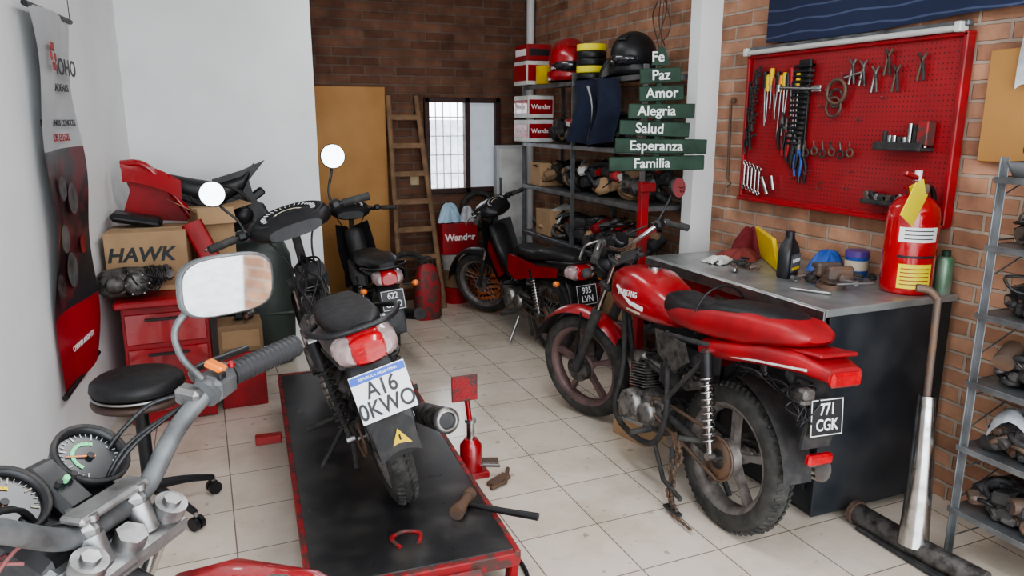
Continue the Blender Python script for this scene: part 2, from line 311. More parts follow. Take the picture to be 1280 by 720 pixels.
def hoses(p,n,a,b,amp,m,r=.004):
    for i in range(n):
        q=[V(a)+V([random.uniform(-1,1)*.02 for _ in range(3)]),V(a).lerp(V(b),.33)+V([random.uniform(-1,1)*amp for _ in range(3)]),V(a).lerp(V(b),.66)+V([random.uniform(-1,1)*amp for _ in range(3)]),V(b)+V([random.uniform(-1,1)*.02 for _ in range(3)])]
        p.tube(q,r,m,6,sub=6)
def mplate(o,p,c,w,h,nrm,l1,l2,kind):
    c=V(c); n=V(nrm).normalized(); xa=Z.cross(n).normalized(); ya=n.cross(xa); R=basis(xa,n)
    p.box(c,(w,h,.003),plate if kind!='old' else plateb,R,bev=.001)
    if kind=='new': p.box(c+n*.0022+ya*(h*.40),(w*.98,h*.16,.001),pblue,R,bev=.0002); tm=plateb; o.text('REPUBLICA ARGENTINA',h*.075,c+n*.0035+ya*(h*.40),xa,ya,plate,.0003)
    else:
        tm=plate
        for sg in(-1,1): p.box(c+n*.0022+ya*(sg*h*.45),(w*.94,.003,.001),plate,R,bev=.0002); p.box(c+n*.0022+xa*(sg*w*.46),(.003,h*.9,.001),plate,R,bev=.0002)
    zz=.48 if kind=='new' else .42
    o.text(l1,h*zz,c+n*.003+ya*(h*.12 if kind=='new' else h*.2),xa,ya,tm,.0008,sx=.82,bold=.014); o.text(l2,h*zz,c+n*.003-ya*(h*.27 if kind=='new' else h*.2),xa,ya,tm,.0008,sx=.82,bold=.014)
def mirror(p,base,c,rx,rz,nrm,m=blk,shape=2.,stem=None):
    base=V(base);c=V(c);n=V(nrm).normalized(); xa=Z.cross(n).normalized(); ya=n.cross(xa)
    p.tube([base]+([V(s) for s in stem] if stem else [base.lerp(c,.5)+V((0,0,.01))])+[c-n*.02],.006,m,8,sub=6)
    def rg(k,off): 
        r=[]
        for i in range(32):
            a=2*pi*i/32; ca,sa=math.cos(a),math.sin(a); r.append(c+n*off+xa*(rx*k*math.copysign(abs(ca)**(2/shape),ca))+ya*(rz*k*math.copysign(abs(sa)**(2/shape),sa)))
        return r
    p.loft([rg(.35,-.035),rg(.8,-.026),rg(1.,-.008),rg(1.,.002),rg(.95,.004)],m,caps=True); p.add(rg(.93,.0055),[list(range(32))],mir,False)
def std(name,loc,ang,lean=0.,steer=0.,col=red,rimm=redd,E=False):
    o=O(name,loc,ang,lean); R=.30
    p=o.part('rear_wheel'); wheel(p,(0,0,R),R,.105,'mag',rimg,tr=.052,n=5,lugs=not E)
    p.torus((0,.075,R),Y,.085,.006,rust,28,5); p.lathe([(.04,.07),(.085,.07),(.085,.078),(.04,.078)],(0,0,R),Y,rust,28)
    fr=o.part('frame'); fm=blkm
    fr.tube([(.90,0,.90),(.62,0,.80),(.35,0,.74),(.0,0,.76),(-.3,0,.79)],.018,fm,8,sub=4)
    for sg in(-1,1):
        fr.tube([(.90,0,.83),(.80,sg*.03,.45),(.72,sg*.10,.22),(.40,sg*.12,.20),(.30,sg*.12,.38),(.38,sg*.10,.72)],.014,fm,8,sub=4)
        fr.tube([(.42,sg*.10,.70),(.1,sg*.12,.74),(-.30,sg*.10,.80)],.012,fm,8); fr.tube([(.33,sg*.12,.42),(.05,sg*.125,.72)],.011,fm,8)
        fr.tube([(.36,sg*.09,.36),(.18,sg*.085,.33),(0,sg*.085,.30)],.016,blkm,8)
        shock(fr,(-.01,sg*.125,.32),(.06,sg*.14,.72)); fr.cyl((.40,sg*.12,.27),(.40,sg*.23,.265),.013,rub); fr.cyl((.06,sg*.1,.35),(.10,sg*.2,.36),.011,rub)
    fr.tube([(-.01,.08,R+.085),(.2,.085,.40),(.42,.09,.40),(.45,.09,.36),(.42,.09,.32),(.2,.085,.27),(-.01,.08,R-.085)],.008,rust,6,sub=3)
    if E: fr.tube([(.38,.10,.2),(.34,.20,.02)],.012,steel,8); fr.box((.34,.20,.012),(.07,.03,.015),steel)
    else:
        fr.tube([(.26,.10,.24),(.16,.15,.03)],.012,blkm,8); fr.tube([(.26,-.10,.24),(.16,-.15,.03)],.012,blkm,8); fr.tube([(.24,.10,.2),(.24,-.10,.2)],.010,blkm,8)
        fr.box((.15,.15,.015),(.10,.03,.012),blkm); fr.tube([(.36,.12,.22),(.22,.16,.12),(.08,.17,.10)],.010,blkm,6)
        for k in range(20):
            q=V((.14-.015*math.sin(k*.4),.16+.01*math.sin(k*.9),.34-.0165*k)); fr.box(q,(.012,.012 if k%2 else .006,.018),rust); fr.box(q+V((.03+.004*math.sin(k),.0,0)),(.012,.012 if k%2 else .006,.018),rust)
        for k in range(8): fr.box((.13-.018*k,.17,.012),(.018,.012 if k%2 else .006,.012),rust)
    e=o.part('engine'); engine(e,.56,.30); hoses(e,8,(.42,.05,.5),(.60,-.05,.55),.08,blk); e.cyl((.45,0,.50),(.60,0,.50),.03,alu); e.box((.40,0,.52),(.12,.16,.14),blkm,bev=.03)
    e.box((.34,.06,.60),(.10,.10,.10),alud,bev=.02); hoses(e,5,(.3,.1,.62),(.12,.1,.60),.04,blk); e.box((.24,.02,.62),(.14,.14,.12),blkm,bev=.02); e.cyl((.2,.05,.55),(.2,.11,.55),.035,alu)
    e.tube([(.68,0,.47),(.80,-.05,.45),(.78,-.12,.28),(.6,-.15,.20),(.35,-.16,.22)],.018,chr_,10,sub=5); e.tube([(.38,-.16,.22),(.2,-.165,.26),(-.28,-.18,.34)],[.02,.04,.042],chr_,16)
    e.tube([(.44,.13,.27),(.60,.15,.25)],.007,steel,6); e.box((.60,.15,.25),(.03,.05,.015),rub)
    t=o.part('fuel_tank'); 
    if E: t.x=Matrix.Translation((-.02,0,-.012))@Matrix.Diagonal((1,.8,1,1))
    t.loft([ring(.38,0,.76,.05,.03),ring(.40,0,.78,.085,.06,e=3),ring(.50,0,.80,.12,.09,e=3),ring(.64,0,.82,.145,.115,e=3),ring(.78,0,.825,.14,.11,e=3),ring(.86,0,.82,.10,.09,e=3),ring(.90,0,.81,.05,.05)],col)
    t.cyl((.66,0,.93),(.66,0,.945),.032,chr_)
    for sg in(-1,1):
        t.prism([(.52,.79),(.62,.795),(.74,.85),(.74,.838),(.62,.78),(.52,.772)],sg*.138,sg*.146,white); t.prism([(.54,.76),(.64,.762),(.64,.754),(.54,.752)],sg*.138,sg*.144,cream)
    if not E: o.text('MUSTANG',.038,(.64,.147,.828),(-1,0,.05),(0,0,1),white,.001,sx=.85)
    s=o.part('seat'); zz=.025
    s.loft([ring(.46,0,.80,.07,.03),ring(.42,0,.81+zz,.10,.05,e=3),ring(.30,0,.80+zz,.118,.05,e=3),ring(.16,0,.81+zz,.125,.05,e=3),ring(.10,0,.83+zz,.125,.06,e=3),ring(-.05,0,.845+zz,.12,.06,e=3),ring(-.20,0,.862+zz,.10,.05,e=3),ring(-.27,0,.87+zz,.06,.03)],seatm)
    if not E:
        s.loft([ring(.44,0,.80,.08,.03),ring(.3,0,.805,.132,.047,e=3.4),ring(.16,0,.818,.140,.058,e=3.4),ring(.08,0,.832,.143,.066,e=3.4),ring(-.12,0,.855,.138,.068,e=3.4),ring(-.27,0,.875,.115,.05,e=3),ring(-.33,0,.875,.085,.03,e=3),ring(-.35,0,.875,.05,.012)],reds)
        s.torus((.17,0,.83),(1,0,.05),.128,.005,blk,24,5)
    b=o.part('tail_bodywork')
    if not E:
        b.loft([ring(.14,0,.72,.12,.04,e=3),ring(.0,0,.745,.14,.045,e=3),ring(-.2,0,.785,.135,.045,e=3),ring(-.36,0,.80,.11,.04,e=3),ring(-.47,0,.785,.075,.03,e=3)],reds)
        b.loft([ring(.08,0,.712,.13,.006,e=4),ring(-.2,0,.765,.138,.006,e=4),ring(-.40,0,.79,.11,.006,e=4)],whited)
        b.box((-.47,0,.775),(.03,.13,.05),redl,bev=.01); b.box((-.34,0,.835),(.20,.17,.014),reds,rotm('Y',6),bev=.006)
        b.loft([ring(-.28,0,.74,.07,.03),ring(-.34,0,.70,.075,.03),ring(-.38,0,.60,.07,.022)],blkm)
        b.sheet(lambda u,v:(-.34*math.sin(.1+u*1.35),(v-.5)*.13,.30+.35*math.cos(.1+u*1.35)),10,4,blkm)
        b.box((-.395,0,.58),(.02,.13,.16),blkm,rotm('Y',-8)); b.box((-.43,.12,.72),(.05,.05,.04),alud,bev=.01)
        for sg in(-1,1):
            b.prism([(.38,.62),(.42,.72),(.22,.71),(.18,.64),(.26,.58)],sg*.12,sg*.135,alud if sg>0 else reds)
            b.tube([(-.34,sg*.06,.72),(-.38,sg*.17,.72)],.007,blk,6)
        hoses(b,10,(-.32,.06,.72),(-.42,.10,.62),.05,blk,.003); hoses(b,6,(-.1,.1,.70),(-.35,.09,.70),.03,blk,.003); b.box((-.38,.085,.69),(.07,.05,.05),alud,bev=.01); b.box((-.395,-.02,.46),(.03,.11,.04),redl,bev=.008)
        mplate(o,b,(-.42,0,.625),.15,.135,(-1,0,.12),'771','CGK','old')
    c=V((.90,0,.95)); axd=V((-.438,0,.899)); T=Matrix.Translation(c)@Matrix.Rotation(steer,4,axd)@Matrix.Translation(-c)
    f=o.part('front_fork'); f.x=T; A=V((1.217,0,R))
    for sg in(-1,1):
        y=Y*sg*.085
        f.cyl(A+y,A+y+axd*.30,.022,grey if E else blkm); f.cyl(A+y+axd*.28,c+y+axd*.03,.0155,chr_)
        f.cyl(A+y+axd*.25,A+y+axd*.42,.027,rub)
    f.box(c+axd*.0,(.06,.22,.022),alue if E else blkm,rotm('Y',-26),bev=.006); f.box(c-axd*.15,(.07,.22,.03),blkm,rotm('Y',-26),bev=.006)
    w=o.part('front_wheel'); w.x=T; wheel(w,A,R-.005,.085,'mag',rimm,tr=.045,n=5)
    w.cyl(A+Y*.02,A+Y*.07,.07,alud)
    fd=o.part('front_fender'); fd.x=T
    def ff(u,v):
        a=math.radians(20+u*120); r=.345; y=(v-.5)*2; return A+V((r*math.cos(a),y*.062,r*math.sin(a)-.03*y*y))
    fd.sheet(ff,16,8,col); fd.sheet(lambda u,v:ff(u,v)-V((0,0,.004)),16,8,blk)
    for sg in(-1,1): fd.tube([A+V((-.05,sg*.066,.33)),A+V((-.02,sg*.075,.18)),A+V((0,sg*.08,.04))],.006,blk,6)
    h=o.part('headlight'); h.x=T
    if not E:
        h.lathe([(.01,-.09),(.05,-.08),(.075,-.04),(.085,0),(.085,.012),(.078,.016)],(1.03,0,.90),(1,0,-.05),blk,24); h.sph((1.045,0,.90),(.02,.076,.076),clear)
        hoses(h,9,(.97,.05,.98),(.93,.02,.82),.08,blk,.005)
    bars=o.part('handlebar'); bars.x=T
    if not E:
        hb=[(.80,.34,1.04),(.85,.24,1.08),(.91,.12,1.02),(.92,0,.985),(.91,-.12,1.02),(.85,-.24,1.08),(.80,-.34,1.04)]
        bars.tube(hb,.012,chr_,10,sub=5); 
        for sg in(-1,1):
            bars.tube([(.85,sg*.245,1.08),(.795,sg*.36,1.03)],.018,rub,12); bars.box((.86,sg*.21,1.075),(.045,.05,.04),blk,bev=.01)
            bars.tube([(.88,sg*.20,1.08),(.93,sg*.26,1.06),(.87,sg*.37,1.03)],.006,alu,6,sub=4); bars.tube([(.93,sg*.2,1.06),(1.02,sg*.12,1.0),(1.02,sg*.06,.85)],.005,blk,6,sub=5)
            h.cyl((1.0,sg*.11,.90),(1.0,sg*.17,.90),.008,blk); h.sph((1.0,sg*.19,.90),(.025,.03,.025),blkm)
            bars.lathe([(.0,.03),(.035,.03),(.042,.02),(.042,-.03),(.02,-.05)],(.99,sg*.055,1.0),(-.5,0,.8),blk,20); bars.cyl((.972,sg*.055,1.028),(.970,sg*.055,1.0305),.036,glassm)
        mirror(bars,(.86,-.2,1.09),(.82,-.32,1.24),.052,.052,(-1,.1,.1))
    else:
        g=grey
        hb=[(.85,.40,1.155),(.90,.27,1.135),(.925,.19,1.09),(.925,.08,1.01),(.925,0,1.0),(.925,-.08,1.01),(.925,-.17,1.08),(.90,-.27,1.135),(.85,-.40,1.155)]
        bars.tube(hb,.0165,g,14,sub=6)
        gg=mat('grip_dark',(.03,.03,.033),.55)
        for sg in(-1,1):
            gp=[V((.893,sg*.285,1.14)),V((.840,sg*.425,1.158))]; bars.tube(gp,.0215,gg,16)
            for k in range(14): q=gp[0].lerp(gp[1],(k+.5)/14); bars.torus(q,gp[1]-gp[0],.0215,.0018,gg,16,5)
            Rb=basis((1,-.3*sg,.1),(0,sg*1,.1))
            bars.box((.905,sg*.255,1.13),(.056,.052,.066),grey,Rb,bev=.012); bars.cyl((.905,sg*.22,1.122),(.905,sg*.285,1.14),.026,grey)
            bars.box((.896,sg*.245,1.168),(.036,.020,.014),orange,rotm('Y',-20),bev=.003); bars.box((.88,sg*.268,1.165),(.012,.012,.012),red,None,bev=.003); bars.box((.878,sg*.235,1.155),(.010,.018,.012),blk)
            bars.tube([(.92,sg*.24,1.135),(.985,sg*.30,1.135),(.95,sg*.42,1.145)],[.009,.008,.007],blk,8,sub=5); bars.box((.93,sg*.215,1.12),(.05,.035,.035),alue,Rb,bev=.008)
            bars.tube([(.945,sg*.22,1.12),(1.0,sg*.17,1.1),(1.04,sg*.09,1.0),(1.03,sg*.05,.8)],.0045,blk,6,sub=6)
            for k in(1,2): bars.tube([(.93,sg*(.20+.01*k),1.11),(.99-.01*k,sg*.10,1.06),(1.0,sg*.05,.95),(1.0,sg*.03,.75)],.004,blk,6,sub=6)
            bars.box((.925,sg*.048,1.0),(.05,.036,.055),alue,bev=.014); bars.cyl((.90,sg*.048,.955),(.915,sg*.048,1.0),.019,alue); bars.cyl((.945,sg*.048,1.026),(.945,sg*.048,1.036),.008,steel,seg=6); bars.cyl((.905,sg*.048,1.026),(.905,sg*.048,1.036),.008,steel,seg=6)
            cc=c+Y*sg*.085+axd*.02; bars.cyl(cc,cc+axd*.022,.026,alue,seg=18); bars.cyl(cc+axd*.022,cc+axd*.03,.014,steel,seg=6)
        bars.cyl(c+axd*.01,c+axd*.035,.024,alue,seg=6)
        bars.box(c+V((.02,0,.0)),(.10,.22,.024),alue,rotm('Y',-26),bev=.01); bars.box((.925,0,1.03),(.045,.14,.014),alue,bev=.005)
        mirror(bars,(.91,-.225,1.15),(.885,-.285,1.310),.090,.056,(-.85,.45,-.05),shape=3.4,stem=[(.935,-.205,1.20),(.94,-.215,1.255)],m=grey)
        ga=o.part('instrument_cluster'); ga.x=T; nd=V((-.62,0,.78)).normalized(); ya=V((.78,0,.62)).normalized()
        for sg in(-1,1):
            g0=V((1.035,sg*.080,1.045)); ga.lathe([(.0,-.07),(.035,-.068),(.05,-.05),(.058,.0),(.062,.012),(.060,.020),(.052,.020),(.050,.010)],g0,nd,blk,40); ga.cyl(g0+nd*.006,g0+nd*.009,.051,glassm,seg=40)
            ga.torus(g0+nd*.019,nd,.058,.004,blkm,40,6)
            for k in range(25):
                a=math.radians(225-k*270/24); r0=.036 if k%4==0 else .041; dr=V((0,-1,0))*math.cos(a)+ya*math.sin(a); q=g0+nd*.010
                ga.cyl(q+dr*r0,q+dr*.047,.0008 if k%4 else .0013,whited if sg<0 else cream,seg=4)
            for k in range(12):
                a=math.radians(200-k*14); dr=V((0,-1,0))*math.cos(a)+ya*math.sin(a); ga.box(g0+nd*.0102+dr*.027,(.006,.006,.001),pinkl if sg<0 else yel,basis(dr,nd),bev=.0001)
            a=math.radians(150 if sg<0 else 215); dr=V((0,-1,0))*math.cos(a)+ya*math.sin(a); ga.tube([g0+nd*.012-dr*.008,g0+nd*.012+dr*.038],[.002,.0008],orange,5); ga.cyl(g0+nd*.009,g0+nd*.015,.006,blk)
        ga.box((1.02,0,1.03),(.11,.06,.05),blk,rotm('Y',-38),bev=.012)
        for k in range(3): ga.cyl(V((1.0,-.014+.014*k,1.052)),V((1.0,-.014+.014*k,1.052))+nd*.01,.005,pinkl if k==1 else blkm,seg=10)
        ga.box((.99,0,.98),(.12,.22,.05),blk,rotm('Y',-26),bev=.015); ga.box((1.03,0,.93),(.10,.18,.10),blkm,bev=.02)
        hoses(ga,3,(.97,.16,1.0),(.95,-.02,.93),.04,mat('red_wire',(.25,.09,.09),.5),.003); hoses(ga,4,(.98,.1,1.03),(.96,-.12,.90),.05,blk,.004)
        h.lathe([(.01,-.12),(.06,-.10),(.085,-.04),(.09,0),(.09,.012)],(1.12,0,.90),(1,0,-.05),blk,24)
    o.done(); return o
def ub(name,loc,ang,lean=0.,steer=0.,col=red,body=blk,bare=False,platek=('new','A16','0KWO'),style='mag',rimm=rimg,tail=None,mirrors=(1,1),S=1.,tx=0.):
    o=O(name,M=Matrix.Translation(V(loc))@Matrix.Rotation(ang,4,'Z')@Matrix.Rotation(lean,4,'X')@Matrix.Scale(S,4)); R=.285; tail=tail or body
    UP=V((.02,0,.055)) if bare else V((0,0,0)); TU=Matrix.Translation(UP)
    p=o.part('rear_wheel'); wheel(p,(0,0,R),R,.095,style,rimm,tr=.047,n=5,lugs=bare); p.lathe([(.03,.075),(.075,.075),(.075,.082),(.03,.082)],(0,0,R),Y,rust,24)
    fr=o.part('frame')
    for sg in(-1,1):
        fr.tube([(.36,sg*.08,.33),(0,sg*.08,.285)],.015,blkm,8); shock(fr,(-.01,sg*.115,.30),(.06,sg*.13,.62+UP.z),chr_ if not bare else blkm)
        fr.tube([(.40,sg*.07,.45),(.30,sg*.11,.62),(-.30,sg*.09,.68)],.012,blkm,8); fr.cyl((.36,sg*.1,.24),(.36,sg*.24,.235),.013,rub)
        fr.tube([UP+V(q) for q in((-.12+tx,sg*.11,.70),(-.28+tx,sg*.15,.73),(-.40+tx,sg*.10,.735),(-.42+tx,0,.735))],.010,blk,8,sub=4)
    fr.tube([(.87,0,.80),(.70,0,.58),(.52,0,.48),(.40,0,.50),(.32,0,.66)],.024,blkm,10,sub=4)
    fr.tube([(.34,.10,.2),(.30,.20+.15*abs(lean),.02+.25*abs(lean))],.011,steel if not bare else blkm,8)
    fr.tube([(-.01,.085,R+.07),(.40,.09,.36)],.012,blkm,6); fr.tube([(-.01,.085,R-.07),(.40,.09,.28)],.007,rust,6)
    for sg in(-1,1): fr.tube([(.22,sg*.08,.25),(.10,sg*.12,.12)],.011,blkm,8)
    e=o.part('engine'); engine(e,.44,.31,h=True)
    e.tube([(.66,-.03,.30),(.68,-.09,.22),(.5,-.13,.18),(.2,-.14,.22)],.014,steel,8,sub=4)
    if bare:
        e.tube([(.26,-.15,.23),(.1,-.165,.25),(-.20,-.20,.32)],[.018,.040,.046],alud,20); e.lathe([(.046,0),(.048,.012),(.034,.024),(.030,.022),(.028,-.05)],(-.20,-.20,.32),(-.30,-.035,.07),alu,20); e.cyl((-.19,-.20,.318),(-.21,-.201,.322),.028,blk)
        e.box((.34,0,.56),(.22,.16,.10),alud,bev=.02); e.cyl((.52,-.03,.50),(.52,.05,.60),.035,alu); e.box((.60,.02,.62),(.14,.10,.08),alud,rotm('Y',-30),bev=.02); e.box((.74,0,.74),(.10,.13,.12),blkm,rotm('Y',-30),bev=.02)
        e.cyl((.42,-.09,.60),(.42,.09,.60),.03,alu); e.box((.30,.07,.66),(.12,.05,.05),alu,bev=.01); hoses(e,14,(.32,.04,.64),(.82,0,.82),.07,blk,.005); hoses(e,6,(.40,-.05,.58),(.70,.06,.70),.07,mat('wire_grey',(.20,.19,.18),.5),.003)
        e.tube([(.18,.0,.70),(.30,.04,.68),(.42,.0,.66)],.04,alud,10,sub=4); e.box((.48,.09,.60),(.12,.08,.12),alud,rotm('Y',20),bev=.03); e.cyl((.60,.05,.52),(.60,.13,.52),.05,alu); e.cyl((.38,.10,.50),(.38,.15,.50),.06,alud)
        for k in range(7): e.cyl((.50+.02*k,-.07,.44+.015*k),(.50+.02*k,.07,.44+.015*k),.045,alu if k%2 else alud,seg=16)
    else: e.tube([(.26,-.15,.23),(.1,-.155,.27),(-.30,-.19,.36)],[.018,.038,.042],blkm,18)
    hoses(e,8,(.45,0,.5),(.60,.02,.42),.08,blk,.005)
    s=o.part('seat'); s.x=TU
    if bare: s.loft([ring(.22,0,.69,.04,.02),ring(.17,0,.70,.08,.028,e=3),ring(.0,0,.705,.10,.030,e=3),ring(-.18,0,.715,.095,.030,e=3),ring(-.28,0,.725,.075,.025,e=3),ring(-.32,0,.73,.045,.012)],seatm)
    else: s.loft([ring(.44,0,.70,.05,.025),ring(.40,0,.705,.09,.04,e=3),ring(.22,0,.70,.12,.045,e=3),ring(.06,0,.71,.125,.045,e=3),ring(.0,0,.73,.125,.05,e=3),ring(-.20,0,.745,.11,.045,e=3),ring(-.34,0,.75,.085,.035,e=3),ring(-.38,0,.75,.05,.02)],seatm)
    b=o.part('tail_bodywork'); tm=tail; b.x=TU
    fx=.20 if bare else .38
    b.loft([ring(fx,0,.62,.09,.05,e=3),ring(.08,0,.63,.11,.05,e=3),ring(-.1,0,.655,.115,.05,e=3),ring(-.26,0,.665,.11,.045,e=3),ring(-.37+tx,0,.665,.10,.048,e=3)],tm)
    b.loft([ring(-.35+tx,0,.665,.108,.052,e=2.6),ring(-.41+tx,0,.66,.10,.047,e=2.6),ring(-.43+tx,0,.66,.075,.033,e=2.6)],clear); b.loft([ring(-.37+tx,0,.668,.066,.053,e=3),ring(-.425+tx,0,.663,.060,.049,e=3),ring(-.442+tx,0,.66,.048,.033,e=3)],redl)
    for k in range(4): b.loft([ring(-.42+tx,0,.635+.016*k,.058,.002),ring(-.444+tx,0,.635+.016*k,.045,.002)],redl)
    b.x=Matrix.Identity(4)
    b.sheet(lambda u,v:(-.02-.345*math.sin(.2+u*1.15),(v-.5)*.14,.285+.35*math.cos(.2+u*1.15)-.10*(v-.5)**2),10,6,blkm); b.x=TU
    b.loft([ring(-.28+tx*.5,0,.60,.07,.03),ring(-.36+tx,0,.52,.085,.022),ring(-.405+tx,0,.38,.08,.015),ring(-.415+tx,0,.28,.07,.010)],blk,)
    if bare:
        b.prism([(-.034,-.034),(.034,-.034),(0,.026)],-.001,.001,yel,Matrix.Translation((-.437+tx,-.01,.352))@Matrix.Rotation(-pi/2,4,'Z')@Matrix.Rotation(-.1,4,'X')); b.box((-.440+tx,-.01,.348),(.001,.006,.02),blk)
    o.off=UP; mplate(o,b,V((-.46+tx,0,.525)),.182 if platek[0]=='new' else .16,.156 if platek[0]=='new' else .14,(-1,0,.22),platek[1],platek[2],platek[0]); o.off=V((0,0,0))
    for sg in(-1,1):
        if not bare:
            b.prism([(.40,.68),(.0,.66),(-.30,.69),(-.28,.62),(.05,.56),(.30,.50),(.42,.55)],sg*.125,sg*.145,col)
            b.tube([(-.34,sg*.1,.60),(-.36,sg*.16,.60)],.007,blk,6); b.sph((-.36,sg*.175,.60),(.025,.025,.02),orange)
    c=V((.90,0,.88)); axd=V((-.438,0,.899)); A=c-axd*((c.z-R)/.899)
    T=Matrix.Translation(c)@Matrix.Rotation(steer,4,axd)@Matrix.Translation(-c)
    f=o.part('front_fork'); f.x=T
    for sg in(-1,1): y=Y*sg*.07; f.cyl(A+y,A+y+axd*.28,.020,blkm); f.cyl(A+y+axd*.26,A+y+axd*.45,.014,chr_)
    f.box(A+axd*.44,(.07,.19,.03),blkm,rotm('Y',-26)); f.cyl(A+axd*.44,c+axd*.1,.02,blkm)
    w=o.part('front_wheel'); w.x=T; wheel(w,A,R,.08,style,rimm,tr=.042,n=5)
    fd=o.part('front_fender'); fd.x=T
    def ff(u,v): a=math.radians(10+u*150); y=(v-.5)*2; return A+V((.33*math.cos(a),y*.06,.33*math.sin(a)-.03*y*y))
    fd.sheet(ff,16,8,body if not bare else blkm)
    h=o.part('handlebar'); h.x=T
    if not bare:
        q=o.part('leg_shield')
        for sg in(-1,1):
            q.sheet(lambda u,v:(.97-.28*u-.08*v+.05*math.sin(u*3),sg*(.03+.10*v+.02*math.sin(u*pi)),.84-.42*u+.04*v*(1-u)),10,6,body); q.sheet(lambda u,v:(.99-.28*u-.07*v+.05*math.sin(u*3),sg*(.02+.09*v),.83-.38*u),10,6,col)
        q.loft([ring(.86,0,.78,.08,.06),ring(.74,0,.62,.075,.06),ring(.60,0,.50,.075,.05),ring(.44,0,.52,.09,.06),ring(.38,0,.62,.10,.06)],body)
    k_=1.2 if bare else 1.
    h.loft([ring(.80,0,.95,.10*k_,.03,e=2.5),ring(.85,0,.97,.15*k_,.055,e=2.5),ring(.92,0,.975,.16*k_,.065,e=2.5),ring(1.0,0,.95,.13*k_,.065,e=2.5),ring(1.04,0,.93,.09,.05,e=2.5)],body if not bare else blk)
    h.sph((1.035,0,.93),(.025,.085,.05),clear)
    nd=V((-.55,0,.83)).normalized(); g0=V((.865,0,1.015)); ya=V((.83,0,.55)).normalized()
    def eg(k,off):
        return [g0+nd*off+Y*(.125*k_*k*math.cos(2*pi*i/32))+ya*(.055*k*math.sin(2*pi*i/32)) for i in range(32)]
    h.loft([eg(1.1,-.04),eg(1.1,.0),eg(1.,.008),eg(.92,.006)],blk); h.add(eg(.9,.008),[list(range(32))],glassm,False); h.add([q+nd*.0012 for q in eg(.45,.008)],[list(range(32))],cream,False); h.add([q+nd*.0022 for q in eg(.36,.008)],[list(range(32))],glassm,False)
    for k in range(21):
        a=math.radians(200-k*11); d=Y*-1*math.cos(a)*.085*k_+ya*math.sin(a)*.038; h.cyl(g0+nd*.010+d,g0+nd*.010+d*1.22,.0016,white,seg=4)
    for sg in(-1,1):
        h.tube([(.92,sg*.12,.965),(.88,sg*.22,.985),(.83,sg*.35,.985)],.013,blk,10,sub=3); h.tube([(.865,sg*.25,.987),(.825,sg*.365,.985)],.018,rub,12); h.box((.885,sg*.215,.99),(.05,.05,.045),blk,bev=.012)
        h.tube([(.90,sg*.21,.99),(.95,sg*.27,.98),(.91,sg*.38,.975)],.006,alu,6,sub=4)
        h.tube([(.90,sg*.18,.98),(1.0,sg*.16,.98),(1.0,sg*.08,.85),(.95,sg*.04,.7)],.005,blk,6,sub=6)
        if mirrors[0 if sg>0 else 1]: mirror(h,(.885,sg*.20,1.0),(.86,sg*.27,1.20),.055,.055,(-1,sg*-.1,.05),stem=[(.89,sg*.21,1.06),(.90,sg*.25,1.13)])
    o.done(); return o
ub('motorcycle',(.60,2.55,.205),math.radians(91),math.radians(-14),math.radians(4),col=silv,body=blk,tail=silv,bare=True,platek=('new','A16','0KWO'),tx=.07)
std('motorcycle.001',(1.83,2.17,0),math.radians(90.5),math.radians(3.5),math.radians(22))
ub('motorcycle.002',(1.10,4.86,0),math.radians(89),math.radians(-6),math.radians(-8),col=blk,body=blk,platek=('old','622','GDO'),mirrors=(0,0),S=.95,tx=.04)
ub('motorcycle.003',(2.19,4.52,0),math.radians(94.5),math.radians(-2),math.radians(34),col=red,body=blk,platek=('old','935','LVN'),style='spoke',mirrors=(0,0),S=.97)
std('motorcycle.004',(.56,.64,0),math.radians(143),0,0,E=True,rimm=rimg)
# ---------------------------------------------------------------- lift table
o=O('motorcycle_lift_table',(.585,3.1,0),math.radians(-3.0)); p=o.part('deck')
p.box((0,0,.18),(.66,2.06,.035),cork)
for sg in(-1,1): p.box((sg*.335,0,.175),(.022,2.10,.05),redw)
p.box((0,1.04,.175),(.68,.03,.05),redw); p.box((0,-1.04,.17),(.68,.03,.05),redw)
p.tube([(-.03,-.90,.2),(-.05,-.84,.203),(.0,-.81,.203),(.05,-.84,.203),(.03,-.90,.2)],.008,redw,6,sub=4)
p=o.part('base')
for sg in(-1,1):
    p.box((sg*.27,0,.03),(.04,1.7,.05),redw); p.tube([(sg*.25,-.6,.05),(sg*.25,.4,.15)],.02,redw,8); p.tube([(sg*.22,.6,.05),(sg*.22,-.4,.15)],.02,redw,8)
    p.box((sg*.33,-1.0,.09),(.03,.05,.16),reds,rotm('X',12))
p.box((0,-.8,.03),(.6,.06,.05),redw); p.box((0,.8,.03),(.6,.06,.05),redw); p.box((.05,-1.12,.13),(.30,.14,.006),redw,rotm('X',35))
for k in range(5):
    for j in range(3): p.box((-.05+.05*k,-1.08-.035*j,.158-.025*j),(.03,.006,.004),red,rotm('X',35)@rotm('Z',40 if (k+j)%2 else -40))
p.box((-.42,.35,.12),(.12,.05,.04),red); p.tube([(.0,-1.2,.01),(.3,-1.15,.01),(.42,-.9,.01),(.38,-.6,.012)],.008,blk,6,sub=6); o.done()
o=O('hammer'); p=o.part('handle'); p.tube([(.79,2.36,.222),(.90,2.26,.220),(1.00,2.17,.222)],[.010,.012,.014],blk,10); p=o.part('head'); p.cyl((.755,2.32,.228),(.81,2.39,.228),.020,rust); p.cyl((.735,2.295,.228),(.758,2.324,.228),.027,rust); p.cyl((.808,2.388,.228),(.83,2.416,.228),.025,rust); o.done()
